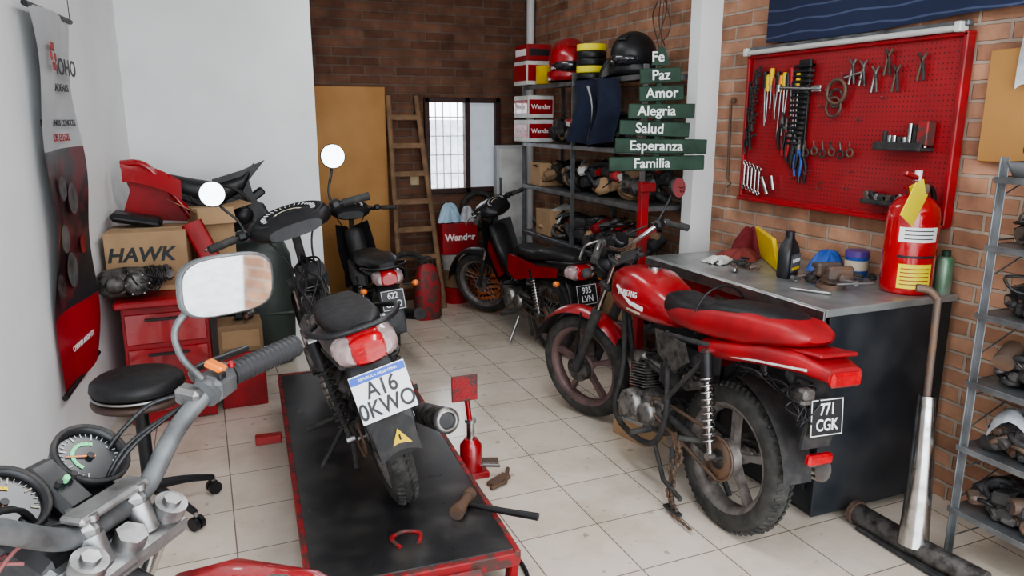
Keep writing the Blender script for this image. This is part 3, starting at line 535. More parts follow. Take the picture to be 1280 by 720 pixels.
o=O('bottle_jack'); p=o.part('body'); p.box((1.03,2.98,.015),(.14,.12,.03),red); p.lathe([(.05,0),(.052,.02),(.05,.12),(.035,.14),(.03,.15)],(1.03,2.98,.03),Z,red,24,True); p.cyl((1.03,2.98,.17),(1.03,2.98,.26),.018,chr_); p.cyl((1.03,2.98,.26),(1.03,2.98,.275),.026,steel)
p.cyl((1.03,2.98,.24),(1.01,2.98,.40),.012,red); p.box((1.0,2.97,.43),(.12,.012,.12),redw,bev=.002)
for k in range(4):
    for j in range(4): p.box((.96+.027*j,2.962,.39+.027*k),(.02,.003,.006),red,rotm('Y',40 if (j+k)%2 else -40))
p.tube([(1.06,2.96,.05),(1.14,2.9,.06)],.008,steel,6); o.done()
o=O('brake_pedal_scrap'); p=o.part('metal'); p.box((1.12,2.86,.012),(.12,.05,.02),rust,rotm('Z',30)); p.box((1.14,3.05,.012),(.1,.06,.02),rust,rotm('Z',-20)); p.tube([(1.06,2.80,.012),(1.14,2.83,.012),(1.2,2.95,.012)],.01,rust,6); o.done()
# ---------------------------------------------------------------- workbench
o=O('workbench'); p=o.part('top'); p.box((2.485,2.66,.885),(.71,1.24,.03),benchtop,bev=.003); p.box((2.125,2.66,.872),(.015,1.24,.05),steel)
p=o.part('cabinet'); p.box((2.50,2.66,.445),(.64,1.18,.83),bencht); p.box((2.50,2.66,.02),(.60,1.14,.04),blkm)
p.box((2.172,2.66,.80),(.012,1.12,.10),reds,bev=.003); 
for k in range(3): p.box((2.165,2.28+.38*k,.80),(.012,.34,.085),red,bev=.003); p.box((2.155,2.28+.38*k,.80),(.012,.14,.015),steel)
for k in range(2): p.box((2.172,2.38+.57*k,.42),(.012,.54,.60),bencht,bev=.002)
p.box((2.485,2.05,.45),(.66,.012,.84),bencht); o.done()
def cloth(name,c,r,h,m,seed=0):
    random.seed(seed); o=O(name,c); p=o.part('cloth'); ph=[random.uniform(0,6) for _ in range(6)]
    def fn(u,v):
        a=2*pi*u; k=1+.18*math.sin(3*a+ph[0])+.10*math.sin(7*a+ph[1]); rr=r*v*k; z=h*(1-v**2.2)*(1+.35*math.sin(5*a+ph[2]+4*v)*v)+.006*math.sin(23*a*1+9*v)*v+.004
        return (rr*math.cos(a),rr*math.sin(a)*.8,max(.002,z))
    p.sheet(fn,36,10,m); o.done()
cloth('shop_rag',(2.52,3.02,.9),.12,.05,mat('cloth_rust',(.20,.04,.035),.85),1); cloth('shop_rag',(2.70,3.16,.9),.12,.13,mat('cloth_darkred',(.16,.015,.02),.85),5); cloth('shop_rag',(2.36,2.98,.9),.08,.03,whited,3)
cloth('blue_cloth',(2.72,2.64,.9),.09,.09,blue,6)
o=O('yellow_parts_box',(2.54,2.84,.9),math.radians(60)); p=o.part('box'); p.box((0,0,.085),(.42,.02,.16),yel,rotm('X',-14)); p.box((.05,-.07,.025),(.26,.12,.045),yel); p.box((-.07,-.016,.10),(.12,.004,.035),cardd,rotm('X',-14)); o.done()
o=O('oil_bottle',(2.43,2.58,.9),math.radians(25)); p=o.part('bottle'); p.loft([[V((q.y,q.z,q.x)) for q in ring(z,0,0,a,b_,e=4)] for z,a,b_ in((0,.058,.030),(.01,.062,.034),(.12,.062,.034),(.15,.045,.03),(.175,.02,.02),(.185,.018,.018))],blk); p.cyl((0,0,.185),(0,0,.21),.02,blk); p.box((0,-.035,.07),(.10,.002,.08),grey); o.text('ELAION',.022,(0,-.038,.08),X,Z,white); p.box((0,-.037,.045),(.08,.002,.012),yel); o.done()
o=O('grease_can',(2.74,2.48,.9)); p=o.part('can'); p.lathe([(.048,0),(.05,.01),(.05,.085),(.052,.09),(.052,.115),(.0,.115)],(0,0,0),Z,blue,24); p.lathe([(.051,.03),(.051,.075)],(0,0,0),Z,cream,24); p.cyl((0,0,.09),(0,0,.118),.053,purple); o.done()
o=O('bench_vise',(2.44,2.33,.9),math.radians(75)); p=o.part('body'); p.cyl((0,0,0),(0,0,.02),.06,rust); p.box((0,0,.04),(.09,.07,.05),rust,bev=.012); p.box((.03,0,.075),(.04,.11,.06),rust,bev=.01); p.box((-.06,0,.075),(.04,.11,.06),rust,bev=.01); p.box((.0,0,.06),(.22,.05,.035),rust,bev=.01); p.cyl((-.10,0,.055),(-.18,0,.055),.011,steel); p.cyl((-.17,-.08,.055),(-.17,.08,.055),.006,steel); p.box((.09,0,.08),(.06,.06,.02),rust); o.done()
o=O('fire_extinguisher',(2.68,2.165,.9)); p=o.part('cylinder'); er=mat('extinguisher_red',(.44,.005,.008),.2,coat=.8)
p.lathe([(.0,.0),(.090,.0),(.099,.01),(.101,.03),(.101,.31),(.095,.35),(.07,.385),(.04,.402),(.03,.405),(.028,.42)],(0,0,0),Z,er,36)
p=o.part('labels'); 
p.sheet(lambda u,v:(.1022*math.cos(-2.9+u*1.5),.1022*math.sin(-2.9+u*1.5),.22+.06*v),12,1,white); p.sheet(lambda u,v:(.1025*math.cos(-2.8+u*1.3),.1025*math.sin(-2.8+u*1.3),.03+.10*v),12,1,yell); p.sheet(lambda u,v:(.1022*math.cos(-2.9+u*1.5),.1022*math.sin(-2.9+u*1.5),.155+.01*v),12,1,plateb)
for k in range(5): p.sheet(lambda u,v:(.1028*math.cos(-2.7+u*1.1),.1028*math.sin(-2.7+u*1.1),.045+.016*k+.004*v),10,1,red)
for k in range(3): p.sheet(lambda u,v:(.1028*math.cos(-2.7+u*1.1),.1028*math.sin(-2.7+u*1.1),.232+.016*k+.004*v),10,1,plateb)
p=o.part('valve'); p.cyl((0,0,.41),(0,0,.46),.022,red); p.box((-.02,0,.475),(.12,.022,.02),red,rotm('Y',18)); p.box((-.02,0,.44),(.10,.02,.014),red,rotm('Y',-8)); p.cyl((0,-.02,.43),(0,-.045,.43),.02,chr_); p.cyl((0,0,.46),(0,0,.50),.014,white); p.tube([(.02,0,.44),(.09,0,.42),(.112,0,.32),(.108,0,.12)],.010,blk,8,sub=6)
p.box((-.11,-.085,.375),(.12,.003,.14),yell,rotm('Y',28)@rotm('Z',12)); p.box((-.07,-.06,.43),(.08,.003,.06),yell,rotm('Y',-20)); o.done()
o=O('spray_can',(2.79,2.08,.9)); p=o.part('can'); p.lathe([(.031,0),(.033,.004),(.033,.14),(.026,.152),(.02,.155)],(0,0,0),Z,mat('spray_green',(.12,.26,.15),.3,.4,c2=(.40,.42,.40),s=5),20,True); p.cyl((0,0,.155),(0,0,.178),.016,green); o.done()
random.seed(77)
def junk(p,cx0,cx1,cy0,cy1,z,n,sz=.05,ms=None):
    ms=ms or [alud,blkm,rust,alu,steel,blk]
    for i in range(n):
        c=V((random.uniform(cx0,cx1),random.uniform(cy0,cy1),z+random.uniform(.45,.95)*sz)); m=random.choice(ms); k=random.random(); s_=sz*random.uniform(.5,1.2)
        if k<.3: p.cyl(c-V((s_*.6,random.uniform(-1,1)*s_*.6,0)),c+V((s_*.6,0,random.uniform(0,.6)*s_)),s_*random.uniform(.25,.5),m,seg=12)
        elif k<.5: p.torus(c,V((random.uniform(-1,1),random.uniform(-1,1),1)),s_*.7,s_*.18,m,18,6)
        elif k<.8: p.box(c,(s_*1.4,s_*random.uniform(.6,1.3),s_*.8),m,Matrix.Rotation(random.uniform(0,3),3,'Z')@Matrix.Rotation(random.uniform(-.4,.4),3,'X'),bev=s_*.2)
        elif k<.9: p.tube([c+V([random.uniform(-1,1)*s_*1.2,random.uniform(-1,1)*s_*1.2,random.uniform(-.1,.8)*s_]) for _ in range(5)],.005,blk,6,sub=4)
        else: p.lathe([(s_*.3,-s_*.4),(s_*.7,-s_*.3),(s_*.75,0),(s_*.4,s_*.3),(s_*.15,s_*.5)],c,V((random.uniform(-.5,.5),random.uniform(-.5,.5),1)),m,16,True)
o=O('loose_bench_parts'); p=o.part('parts'); junk(p,2.28,2.5,2.42,2.50,.902,8,.030,[rust,steel,alud,blkm]); junk(p,2.24,2.42,2.72,2.92,.902,12,.024,[rust,steel,alud,blkm]); junk(p,2.58,2.72,2.34,2.42,.902,8,.03,[rust,alud,blkm]); p.tube([(2.25,2.36,.908),(2.33,2.22,.908)],.006,steel,6); o.done()
# ---------------------------------------------------------------- pegboard
o=O('tool_pegboard'); p=o.part('board'); p.box((2.825,2.75,1.555),(.03,1.25,.74),m_peg,bev=.001)
for y in(2.12,3.38): p.box((2.815,y,1.555),(.05,.02,.76),reds)
for z in(1.18,1.93): p.box((2.815,2.75,z),(.05,1.28,.02),reds)
p.box((2.805,2.75,1.17),(.06,1.28,.015),reds)
t=o.part('hanging_tools'); random.seed(7)
for k in range(11):
    y=3.235-.024*k; z=1.865-random.uniform(0,.05)-(.03 if k%2 else 0); hm=[blk,yel,yel,reds,blk,orange,yel,blk,reds,blk,yel][k]
    t.tube([(2.79,y,z),(2.79,y,z-.02),(2.79,y,z-.085)],[.009,.014,.012],hm,8,sub=3); t.cyl((2.79,y,z-.08),(2.79,y+random.uniform(-.02,.02),z-.08-random.uniform(.12,.24)),.004,steel,seg=6)
for k in range(18):
    y=3.325+random.uniform(-.03,.03); z=1.86-.022*k; t.tube([(2.785,y-.035,z+.014),(2.785,y+.01,z),(2.785,y,z-.07)],.007,blkm,6)
for k in range(16):
    z=1.86-.025*k; t.box((2.785,2.955+.003*k,z),(.025,.12-.003*k,.014),blk); t.box((2.785,2.955+.003*k-.05,z),(.03,.02,.014),blkm)
t.box((2.795,2.96,1.68),(.012,.08,.42),blk)
t.cyl((2.77,3.10,1.76),(2.77,2.82,1.745),.007,steel); t.cyl((2.77,3.11,1.775),(2.77,3.11,1.74),.012,steel); t.box((2.77,2.85,1.748),(.01,.06,.03),steel)
t.torus((2.785,2.74,1.73),X,.055,.009,rust,20,6); t.torus((2.785,2.74,1.70),X,.04,.006,alud,20,6); t.torus((2.785,2.75,1.66),X,.045,.006,rust,20,6); t.tube([(2.79,2.70,1.79),(2.79,2.60,1.81)],.007,steel,6)
for k,(y,z) in enumerate(((2.66,1.84),(2.47,1.87),(2.53,1.80),(2.42,1.80),(2.60,1.83),(2.30,1.84))): t.tube([(2.79,y+.02,z+.03),(2.79,y,z),(2.79,y-.015,z-.08)],.006,[alud,blkm][k%2],6,sub=3); t.tube([(2.79,y-.02,z+.03),(2.79,y,z),(2.79,y+.015,z-.08)],.006,[steel,rust][k%2],6,sub=3)
for k in range(6):
    y=3.08-.033*k; z=1.58-.032*k
    for sg in(-1,1): t.tube([(2.785,y,z),(2.785,y+sg*.024,z-.05),(2.785,y+sg*.016,z-.13)],[.008,.009,.007],[blk,reds,blkm,blk,blue,blk][k],6,sub=4)
    t.tube([(2.785,y,z),(2.785,y,z+.06)],[.015,.005],alud,6)
for k in range(5):
    y=3.345-.03*k; z=1.31-.008*k; t.cyl((2.785,y,z-.06),(2.785,y,z+.05),.006,chr_,seg=6); t.torus((2.785,y,z+.06),X,.011,.004,chr_,12,5); t.torus((2.785,y,z-.07),X,.011,.004,chr_,12,5)
t.tube([(2.785,3.20,1.30),(2.785,3.15,1.21)],.011,chr_,8); t.tube([(2.785,3.13,1.31),(2.785,3.11,1.24)],.009,chr_,8)
for k in range(6): t.torus((2.785,2.90-.055*k,1.44+.01*(k%2)),X,.018,.005,rust if k%2 else blkm,14,5); t.tube([(2.785,2.90-.055*k,1.46),(2.785,2.91-.055*k,1.50)],.004,alud,5)
for k in range(22):
    y=random.uniform(2.18,3.1); z=random.uniform(1.26,1.88); t.tube([(2.81,y,z),(2.775,y,z-.004),(2.77,y,z+.01)],.0025,steel,5)
t.box((2.77,2.33,1.48),(.09,.24,.014),blkm); t.box((2.73,2.33,1.49),(.008,.24,.035),blkm)
for k in range(9): h_=random.uniform(.03,.10); t.cyl((2.775,2.23+.025*k,1.488),(2.775,2.23+.025*k,1.488+h_),.011,[chr_,steel,blkm][k%3],seg=10)
t.box((2.775,2.23,1.545),(.05,.05,.10),redw); t.box((2.77,2.36,1.245),(.09,.26,.02),blkm)
for k in range(9): t.box((2.765,2.25+.028*k,1.265),(.04,.028,.03+.01*(k%3)),[rust,blkm,steel,blk][k%4],rotm('X',k*20))
o.done()
o=O('fluorescent_tube_light'); p=o.part('fixture'); p.box((2.80,2.76,1.968),(.035,1.30,.022),silv); p.cyl((2.775,2.15,1.950),(2.775,3.37,1.950),.013,tubem); p.box((2.785,2.14,1.955),(.05,.03,.04),whited); p.box((2.785,3.38,1.955),(.05,.03,.04),whited); o.done()
o=O('blue_tarp'); p=o.part('cloth'); p.sheet(lambda u,v:(2.825-.015*math.sin(u*14)*v-.01,3.28-2.4*u,2.85-(.855+.012*math.sin(u*9))*v),40,8,m_tarp); o.done()
o=O('wooden_wall_panel'); p=o.part('board'); p.box((2.835,1.90,1.65),(.03,.26,.42),wood); p.sheet(lambda u,v:(2.81-.02*math.sin(4*u+2*v),1.90-.14*u,1.95-.24*v+.02*math.sin(7*u)),8,8,bag); o.done()
o=O('hanging_iron_rod'); p=o.part('rod'); p.tube([(2.83,3.54,1.72),(2.825,3.55,1.70),(2.82,3.53,1.27)],.008,rust,6); p.tube([(2.82,3.53,1.27),(2.82,3.50,1.24),(2.82,3.53,1.22)],.006,rust,6); p.box((2.835,3.54,1.71),(.02,.03,.03),rust)
o.done()
# ---------------------------------------------------------------- wire shelf at right
o=O('metal_shelf_rack'); p=o.part('posts')
for x in(2.46,2.80):
    for y in(.78,1.68): p.box((x,y,.74),(.020,.005,1.48),galv,bev=.001); p.box((x+(.010 if x<2.6 else -.010),y+(-.010 if y>1 else .010),.74),(.004,.020,1.48),galv,bev=.001)
for k in range(10): p.tube([(2.46,1.68,.08+.14*k),(2.80,1.68,.22+.14*k if k%2 else .08+.14*k)],.003,galv,5)
lv=(.20,.445,.69,.94,1.18,1.41)
q=o.part('trays')
for z in lv:
    q.box((2.63,1.23,z),(.36,.92,.006),galv); q.box((2.452,1.23,z-.006),(.004,.92,.022),galv); q.box((2.63,1.69,z-.006),(.36,.004,.022),galv)
o.done(); random.seed(11)
for i,z in enumerate(lv):
    o=O('spare_parts_pile'); p=o.part('parts')
    if i<5: junk(p,2.51,2.72,1.32,1.63,z+.005,110,.055,[alud,blkm,blkm,rust,alud,rust,blk]); junk(p,2.52,2.72,1.32,1.62,z+.045,90,.06,[alud,blkm,blkm,rust,alud,blk]); hoses(p,6,(2.53,1.6,z+.08),(2.6,1.3,z+.07),.04,blk,.004)
    else: junk(p,2.52,2.72,1.1,1.3,z+.01,14,.06)
    if i==1: p.sheet(lambda u,v:(2.49+.2*u,1.62-.35*v,z+.05+.09*abs(math.sin(5*u+3*v))+.04*math.sin(9*v)),14,14,bag)
    o.done()
o=O('metal_tray',(2.60,1.54,1.415)); p=o.part('tray'); p.loft([[V((q.y,q.z,q.x)) for q in ring(z,0,0,a,b_,e=8)] for z,a,b_ in((.0,.13,.12),(.05,.15,.14),(.05,.145,.135),(.01,.125,.115))],galv); junk(p,-.08,.08,-.09,.09,.03,14,.06,[cream,rust,reds,alu]); o.done()
o=O('hydraulic_jack_stand'); p=o.part('column'); p.tube([(2.33,1.72,.06),(2.345,1.735,.30),(2.37,1.77,.62)],[.054,.042,.029],chr_,20,sub=5); p.tube([(2.37,1.77,.60),(2.40,1.80,.98)],.013,rust,12); p.tube([(2.40,1.80,.97),(2.39,1.83,1.0),(2.36,1.86,1.005)],.015,rust,10,sub=3)
p=o.part('base'); p.tube([(2.33,1.98,.05),(2.335,1.72,.05),(2.36,1.46,.05)],.042,alud,16); p.cyl((2.33,1.99,.05),(2.33,1.97,.05),.05,rust); p.box((2.345,1.72,.012),(.12,.44,.018),blkm); o.done()
# ---------------------------------------------------------------- shelving near right wall
o=O('metal_shelving_unit'); p=o.part('posts')
for y in(3.86,4.78,5.66):
    for x in(2.45,2.80): p.box((x,y,.96),(.035,.006,1.92),galv,bev=.001); p.box((x,y+.015,.96),(.006,.03,1.92),galv,bev=.001)
    p.tube([(2.46,y,.1),(2.80,y,1.0)],.003,galv,5)
q=o.part('shelves')
SZ=(.30,.70,1.08,1.42,1.86)
for z in SZ: q.box((2.625,4.76,z),(.37,1.84,.008),galv); q.box((2.442,4.76,z-.012),(.005,1.84,.03),galv); q.box((2.625,3.845,z-.012),(.37,.005,.03),galv)
o.done()
random.seed(21)
for i,z in enumerate(SZ[:4]):
    o=O('spare_parts_pile'); p=o.part('parts'); y1=5.2 if i==3 else 5.56
    junk(p,2.52,2.70,3.97,y1,z+.012,120,.10,[alud,blkm,blk,blkm,rust,alud,blk,blkm,cardd,card]); junk(p,2.54,2.70,4.0,min(y1,5.3),z+.08,80,.10,[blkm,blk,alud,blkm,cardd,reds,blk,whited]); o.done()
def cbox(name,c,d,rz,m=card,label=None,lm=None,flaps=False,ls=.1,lx=0,lz=.55,shear=0):
    o=O(name,c,rz); p=o.part('carton'); w,dd,h=d; p.box((0,0,h/2),d,m,bev=.003)
    p.box((0,0,h+.0008),(w*.98,.05,.001),beige,bev=.0002)
    if flaps:
        p.box((-w/2-.05,0,h+.02),(.12,dd,.004),m,rotm('Y',30)); p.box((w/2+.05,0,h+.01),(.12,dd,.004),m,rotm('Y',-15)); p.box((0,-dd/2-.03,h-.03),(w,.004,.10),m,rotm('X',-30))
    if label: o.text(label,ls,(lx,-dd/2-.002,h*lz),X,Z,lm or plateb,bold=.03,shear=shear)
    if label=='HAWK': p.box((lx,-dd/2-.001,h*lz-.075),(.24,.002,.022),plateb,bev=.0003); p.box((lx+.1,-dd/2-.002,h*.14),(.12,.002,.03),cardd,bev=.0003)
    o.done(); return o
for y,z,w,h in((5.3,.72,.26,.2),(4.1,.72,.2,.16),(5.0,.32,.3,.22),(4.2,.32,.3,.2),(5.45,1.10,.2,.18)):
    cbox('shelf_carton',(2.56,y,z-.012),(.20,w,h),0)
o=O('parts_carton',(2.50,5.60,1.868)); p=o.part('stack')
p.box((0,0,.09),(.22,.26,.18),whited); p.box((0,-.131,.09),(.2,.003,.12),red); p.box((-.112,0,.09),(.003,.24,.12),red); p.box((0,0,.245),(.21,.24,.12),reds); p.box((-.107,0,.245),(.003,.2,.05),white); p.box((0,-.122,.245),(.17,.003,.05),plateb); o.done()
for k,z in enumerate((1.43,1.615)):
    o=O('parts_carton',(2.49,5.56,z)); p=o.part('carton'); p.box((0,0,.085),(.22,.28,.17),whited); p.box((0,-.141,.085),(.20,.003,.11),red); p.box((-.112,0,.085),(.003,.26,.10),red); o.text('Wander',.055,(-.115,0,.085),(0,-1,0),Z,white); o.text('Wander',.05,(0,-.144,.085),X,Z,white); o.done()
def helmet(name,c,m,rz,s=1.):
    o=O(name,c,rz); p=o.part('shell')
    p.sph((0,0,.12*s),(.155*s,.12*s,.125*s),m,half=.72); p.lathe([(.118*s,0),(.125*s,.0),(.128*s,.03*s),(.125*s,.05*s)],(0.0,0,.01),Z,m,28)
    p=o.part('visor'); p.sph((-.035*s,0,.09*s),(.128*s,.108*s,.055*s),mat('visor_dark',(.02,.02,.025),.08,coat=1)); p.torus((0,0,.02),Z,.118*s,.01,blk,28,6)
    p.box((-.12*s,0,.2*s),(.05,.06,.01),m,rotm('Y',-30)); o.done()
helmet('red_helmet',(2.55,5.06,1.868),red,1.2,1.28); helmet('black_helmet',(2.58,4.22,1.868),blk,.5,1.12)
cloth('black_bag',(2.58,4.48,1.865),.10,.13,blk,44)
o=O('tape_roll_stack',(2.55,4.72,1.868)); p=o.part('rolls')
for k in range(5): p.lathe([(.05,0),(.10,0),(.103,.005),(.103,.04),(.10,.045),(.05,.045),(.05,0)],(0,0,.048*k),Z,[blk,yell,blk,blk,yell][k],28)
o.done()
o=O('paint_tin',(2.50,5.36,1.868)); p=o.part('tin'); p.lathe([(.0,0),(.075,0),(.075,.13),(.078,.135),(.07,.135),(0,.13)],(0,0,0),Z,yel,24); o.done()
o=O('hanging_jacket'); p=o.part('cloth')
p.sheet(lambda u,v:(2.42-.04*math.sin(12*u)*(.3+v)-.02*v,4.72-.58*u-.05*math.sin(4*v),1.86-.44*v*(1-.25*abs(u-.5))),30,12,navy); p.sheet(lambda u,v:(2.425+.13*v,4.72-.58*u,1.868+.01*math.sin(9*u)),20,4,navy); p.sheet(lambda u,v:(2.385-.04*math.sin(12*(.4+.1*u))*(.3+v),4.50-.05*u-.05*math.sin(4*v),1.82-.36*v),4,8,whited); o.done()
# ---------------------------------------------------------------- word tree
ang=math.radians(-18); o=O('wooden_christmas_tree_sign',(2.31,3.50,0),ang)
words=['Fe','Paz','Amor','Alegria','Salud','Esperanza','Familia']; p=o.part('slats')
for k,wd in enumerate(words):
    hh=.078; w=.10+.072*k+(.05 if k%2 else 0); zc=1.925-.093*k; dx=(-.02,.0,.01,.015,-.02,.02,0)[k]; tl=rotm('Y',random.uniform(-3,2.5))
    if k==0: p.prism([(-.05,zc-.04),(.05,zc-.04),(.015,zc+.05),(-.015,zc+.05)],-.01,.01,green)
    else: p.box((dx,0,zc),(w,.018,hh),green,tl)
    o.text(wd,.074,(dx-(.03 if k>2 else 0),-.014,zc),tl@X,tl@Z,white,.002,n='word',bold=.014)
p.box((0,.02,1.65),(.03,.012,.66),green); p=o.part('wire'); p.tube([(0,.02,1.95),(.01,.02,2.3),(0,.03,2.99)],.002,blk,5); hoses(p,4,(0,.03,1.99),(.02,.05,2.4),.05,woodd,.003)
o.done()
o=O('red_floor_stand'); p=o.part('upright'); p.box((2.36,3.70,.63),(.05,.05,1.24),reds); p.box((2.36,3.70,.012),(.2,.2,.02),reds); p.box((2.36,3.66,1.22),(.10,.03,.05),reds); o.done()
# ---------------------------------------------------------------- back area
o=O('wooden_ladder'); p=o.part('rails')
for sg in(-1,1): p.tube([(1.66+sg*.19,6.0,.0),(1.62+sg*.12,6.35,1.80)],.025,woodl,6,flat=.6)
for k in range(7): t_=.12+.13*k; x=1.66-.04*t_; p.box((x,6.0+.35*t_,1.8*t_),(2*(.19-.07*t_),.035,.045),woodl)
o.done()
cbox('parts_crate',(2.03,6.20,.452),(.32,.24,.27),0,reds,'Wander',white,ls=.082)
o=O('bucket_stack',(2.02,6.20,0)); p=o.part('buckets')
for k,(m_) in enumerate((reds,cardd,whited)): p.lathe([(.11,0),(.13,.14),(.135,.145),(.12,.145)],(0,0,.15*k),Z,m_,24,True)
o.done()
o=O('plastic_crate',(2.30,6.20,0)); p=o.part('crate')
for k in range(5): p.box((0,0,.03+.05*k),(.22,.22,.03),orange)
for sx in(-1,1):
    for sy in(-1,1): p.box((sx*.10,sy*.10,.13),(.02,.02,.26),orange)
o.done()
cloth('plastic_bag',(1.96,6.18,.724),.10,.16,ltblue,9); cloth('plastic_bag',(2.13,6.18,.724),.08,.13,bag,12)
o=O('grey_panel_cabinet'); p=o.part('panel'); p.box((2.55,6.24,.70),(.26,.10,1.36),fridge,bev=.01); p.box((2.55,6.186,.95),(.22,.006,.8),whited); p.box((2.45,6.18,.95),(.02,.015,.3),steel); p.box((2.55,6.24,.01),(.24,.09,.02),blkm); o.done()
o=O('spare_tyre'); p=o.part('tyre'); p.torus((2.30,6.355,.80),(.02,-1,.02),.155,.025,rub,36,10); p.cyl((2.30,6.34,.955),(2.30,6.40,.955),.005,steel); o.done()
o=O('spare_tyre'); p=o.part('tyre'); p.torus((1.50,5.86,.28),(.3,-1,.2),.245,.022,rub,40,8); p.torus((1.50,5.86,.28),(.3,-1,.2),.22,.008,steel,40,6); o.done()
o=O('red_canvas_bag',(1.62,5.72,0)); p=o.part('bag'); p.loft([[V((q.y,q.z,q.x)) for q in ring(z,0,0,a,b_,e=3)] for z,a,b_ in((.0,.09,.06),(.03,.11,.07),(.30,.11,.07),(.42,.08,.05),(.46,.05,.02))],redw); p.torus((0,0,.47),Y,.05,.008,blkm,16,6); o.done()
o=O('wall_outlet'); p=o.part('plate'); p.box((1.72,6.392,1.08),(.08,.012,.08),beige); o.done()
cbox('cardboard_box',(1.98,3.05,0),(.16,.24,.16),.2,card); 
# ---------------------------------------------------------------- left side
o=O('red_tool_cabinet'); p=o.part('body'); p.box((-.245,4.50,.335),(.42,.62,.66),reds); p.box((-.225,4.45,.68),(.50,.72,.035),reds,bev=.008)
for k in range(3): p.box((-.245,4.185,.15+.19*k),(.39,.012,.165),red,bev=.004); p.box((-.245,4.172,.20+.19*k),(.2,.014,.014),blkm)
for sx in(-1,1):
    for sy in(-1,1): p.cyl((-.245+sx*.18,4.5+sy*.25,0),(-.245+sx*.18,4.5+sy*.25,.03),.03,blk)
o.done()
cbox('cardboard_box',(-.30,4.50,.70),(.40,.34,.32),math.radians(-4),card,'HAWK',plateb,ls=.105,lx=-.03,lz=.62,shear=.25)
cbox('cardboard_box',(.02,4.66,.70),(.20,.26,.40),math.radians(12),card,flaps=True)
random.seed(31)
o=O('motorcycle_engine_block',(-.36,4.21,.70),.2); p=o.part('block'); M0=Matrix.Translation((-.05,0,.085)); p.x=M0@Matrix.Scale(.78,4)
engine(p,0,0,h=True,m=alud,m2=alud); p.x=M0; hoses(p,8,(.0,-.05,.03),(.14,-.06,.0),.06,blk,.004); junk(p,-.08,.18,-.06,.06,-.06,10,.04,[alud,blkm,alu]); o.done()
o=O('red_motorcycle_fairing'); p=o.part('panel')
p.prism([(-.46,.0),(-.10,-.03),(-.04,.02),(-.16,.12),(-.20,.26),(-.38,.34),(-.44,.30),(-.40,.16)],-.006,.006,reds,Matrix.Translation((-.0,4.78,1.04))@Matrix.Rotation(math.radians(-8),4,'Z'))
p.sheet(lambda u,v:(-.42+.30*u,4.70-.12*v*u,1.36-.10*v-.10*u*u),10,6,red); p.tube([(-.42,4.72,1.36),(-.30,4.70,1.35),(-.18,4.70,1.20),(-.08,4.70,1.04)],.02,red,8,sub=5)
p.box((-.36,4.6,1.06),(.26,.20,.05),blk,rotm('Y',12),bev=.02); p.tube([(-.08,4.40,1.05),(.02,4.30,.80),(.04,4.28,.58)],.055,reds,8,sub=5,flat=.2); o.done()
o=O('black_scooter_fairing'); p=o.part('shell')
p.loft([ring(-.34,4.90,1.28,.02,.02),ring(-.24,4.90,1.25,.06,.05),ring(-.08,4.9,1.19,.08,.07),ring(.08,4.88,1.16,.08,.07),ring(.22,4.88,1.22,.07,.05),ring(.30,4.88,1.33,.02,.015)],blk)
p.prism([(.0,1.10),(.26,1.0),(.34,.92),(.36,1.02),(.28,1.14),(.26,1.24),(.36,1.36),(.22,1.30),(.05,1.25)],4.84,4.86,blk); p.prism([(-.38,1.32),(-.28,1.30),(-.10,1.18),(.1,1.12),(.1,1.02),(-.12,1.10),(-.30,1.24)],4.84,4.865,blk)
p.box((.24,4.96,1.0),(.26,.2,.22),blkm,rotm('Y',20),bev=.06); p.sph((.20,4.82,1.03),(.07,.05,.06),blk); hoses(p,6,(-.1,4.84,1.2),(.25,4.82,1.1),.07,blkm,.008); p.box((.26,4.88,1.12),(.2,.06,.05),blk,rotm('Y',-35),bev=.01); p.box((-.05,4.85,1.12),(.22,.06,.04),blkm,rotm('Y',25),bev=.01); o.done()
o=O('grey_green_plastic_drum',(.26,5.12,0)); p=o.part('body'); p.loft([[V((q.y,q.z,q.x)) for q in ring(z,0,0,a,b_,e=3)] for z,a,b_ in((.0,.21,.17),(.03,.235,.19),(.35,.25,.20),(.55,.25,.20),(.72,.24,.19),(.82,.2,.16),(.84,.1,.08))],dgreen); p.box((0,0,.36),(.505,.405,.02),dgreen,bev=.01)
p=o.part('logo'); p.tube([(-.14,-.20,.12),(-.05,-.205,.17),(.06,-.205,.13),(.16,-.2,.17)],.012,white,6,sub=5,flat=.6); p.box((.1,-.2,.09),(.14,.012,.035),white,rotm('Y',-10)); o.done()
o=O('open_parts_box',(.12,4.38,0)); p=o.part('box'); p.box((0,0,.40),(.24,.22,.16),cardd); p.box((0,-.112,.40),(.2,.003,.1),card); p.box((0,0,.16),(.24,.24,.32),reds); p.cyl((-.02,-.122,.22),(-.02,-.124,.22),.03,white); junk(p,-.08,.08,-.08,.08,.48,6,.04); o.done()
o=O('rolling_stool',(-.31,3.15,0)); p=o.part('seat'); p.lathe([(.0,.61),(.15,.61),(.17,.595),(.175,.57),(.165,.555),(.0,.555)],(0,0,0),Z,seatm,36); p.lathe([(.0,.53),(.16,.53),(.175,.52),(.17,.505),(0,.50)],(0,0,0),Z,mat('stool_wood',(.06,.035,.027),.5),36); p.torus((0,0,.545),Z,.165,.006,steel,36,8)
p=o.part('column'); p.cyl((0,0,.10),(0,0,.52),.026,blk); p.cyl((0,0,.28),(0,0,.50),.02,chr_)
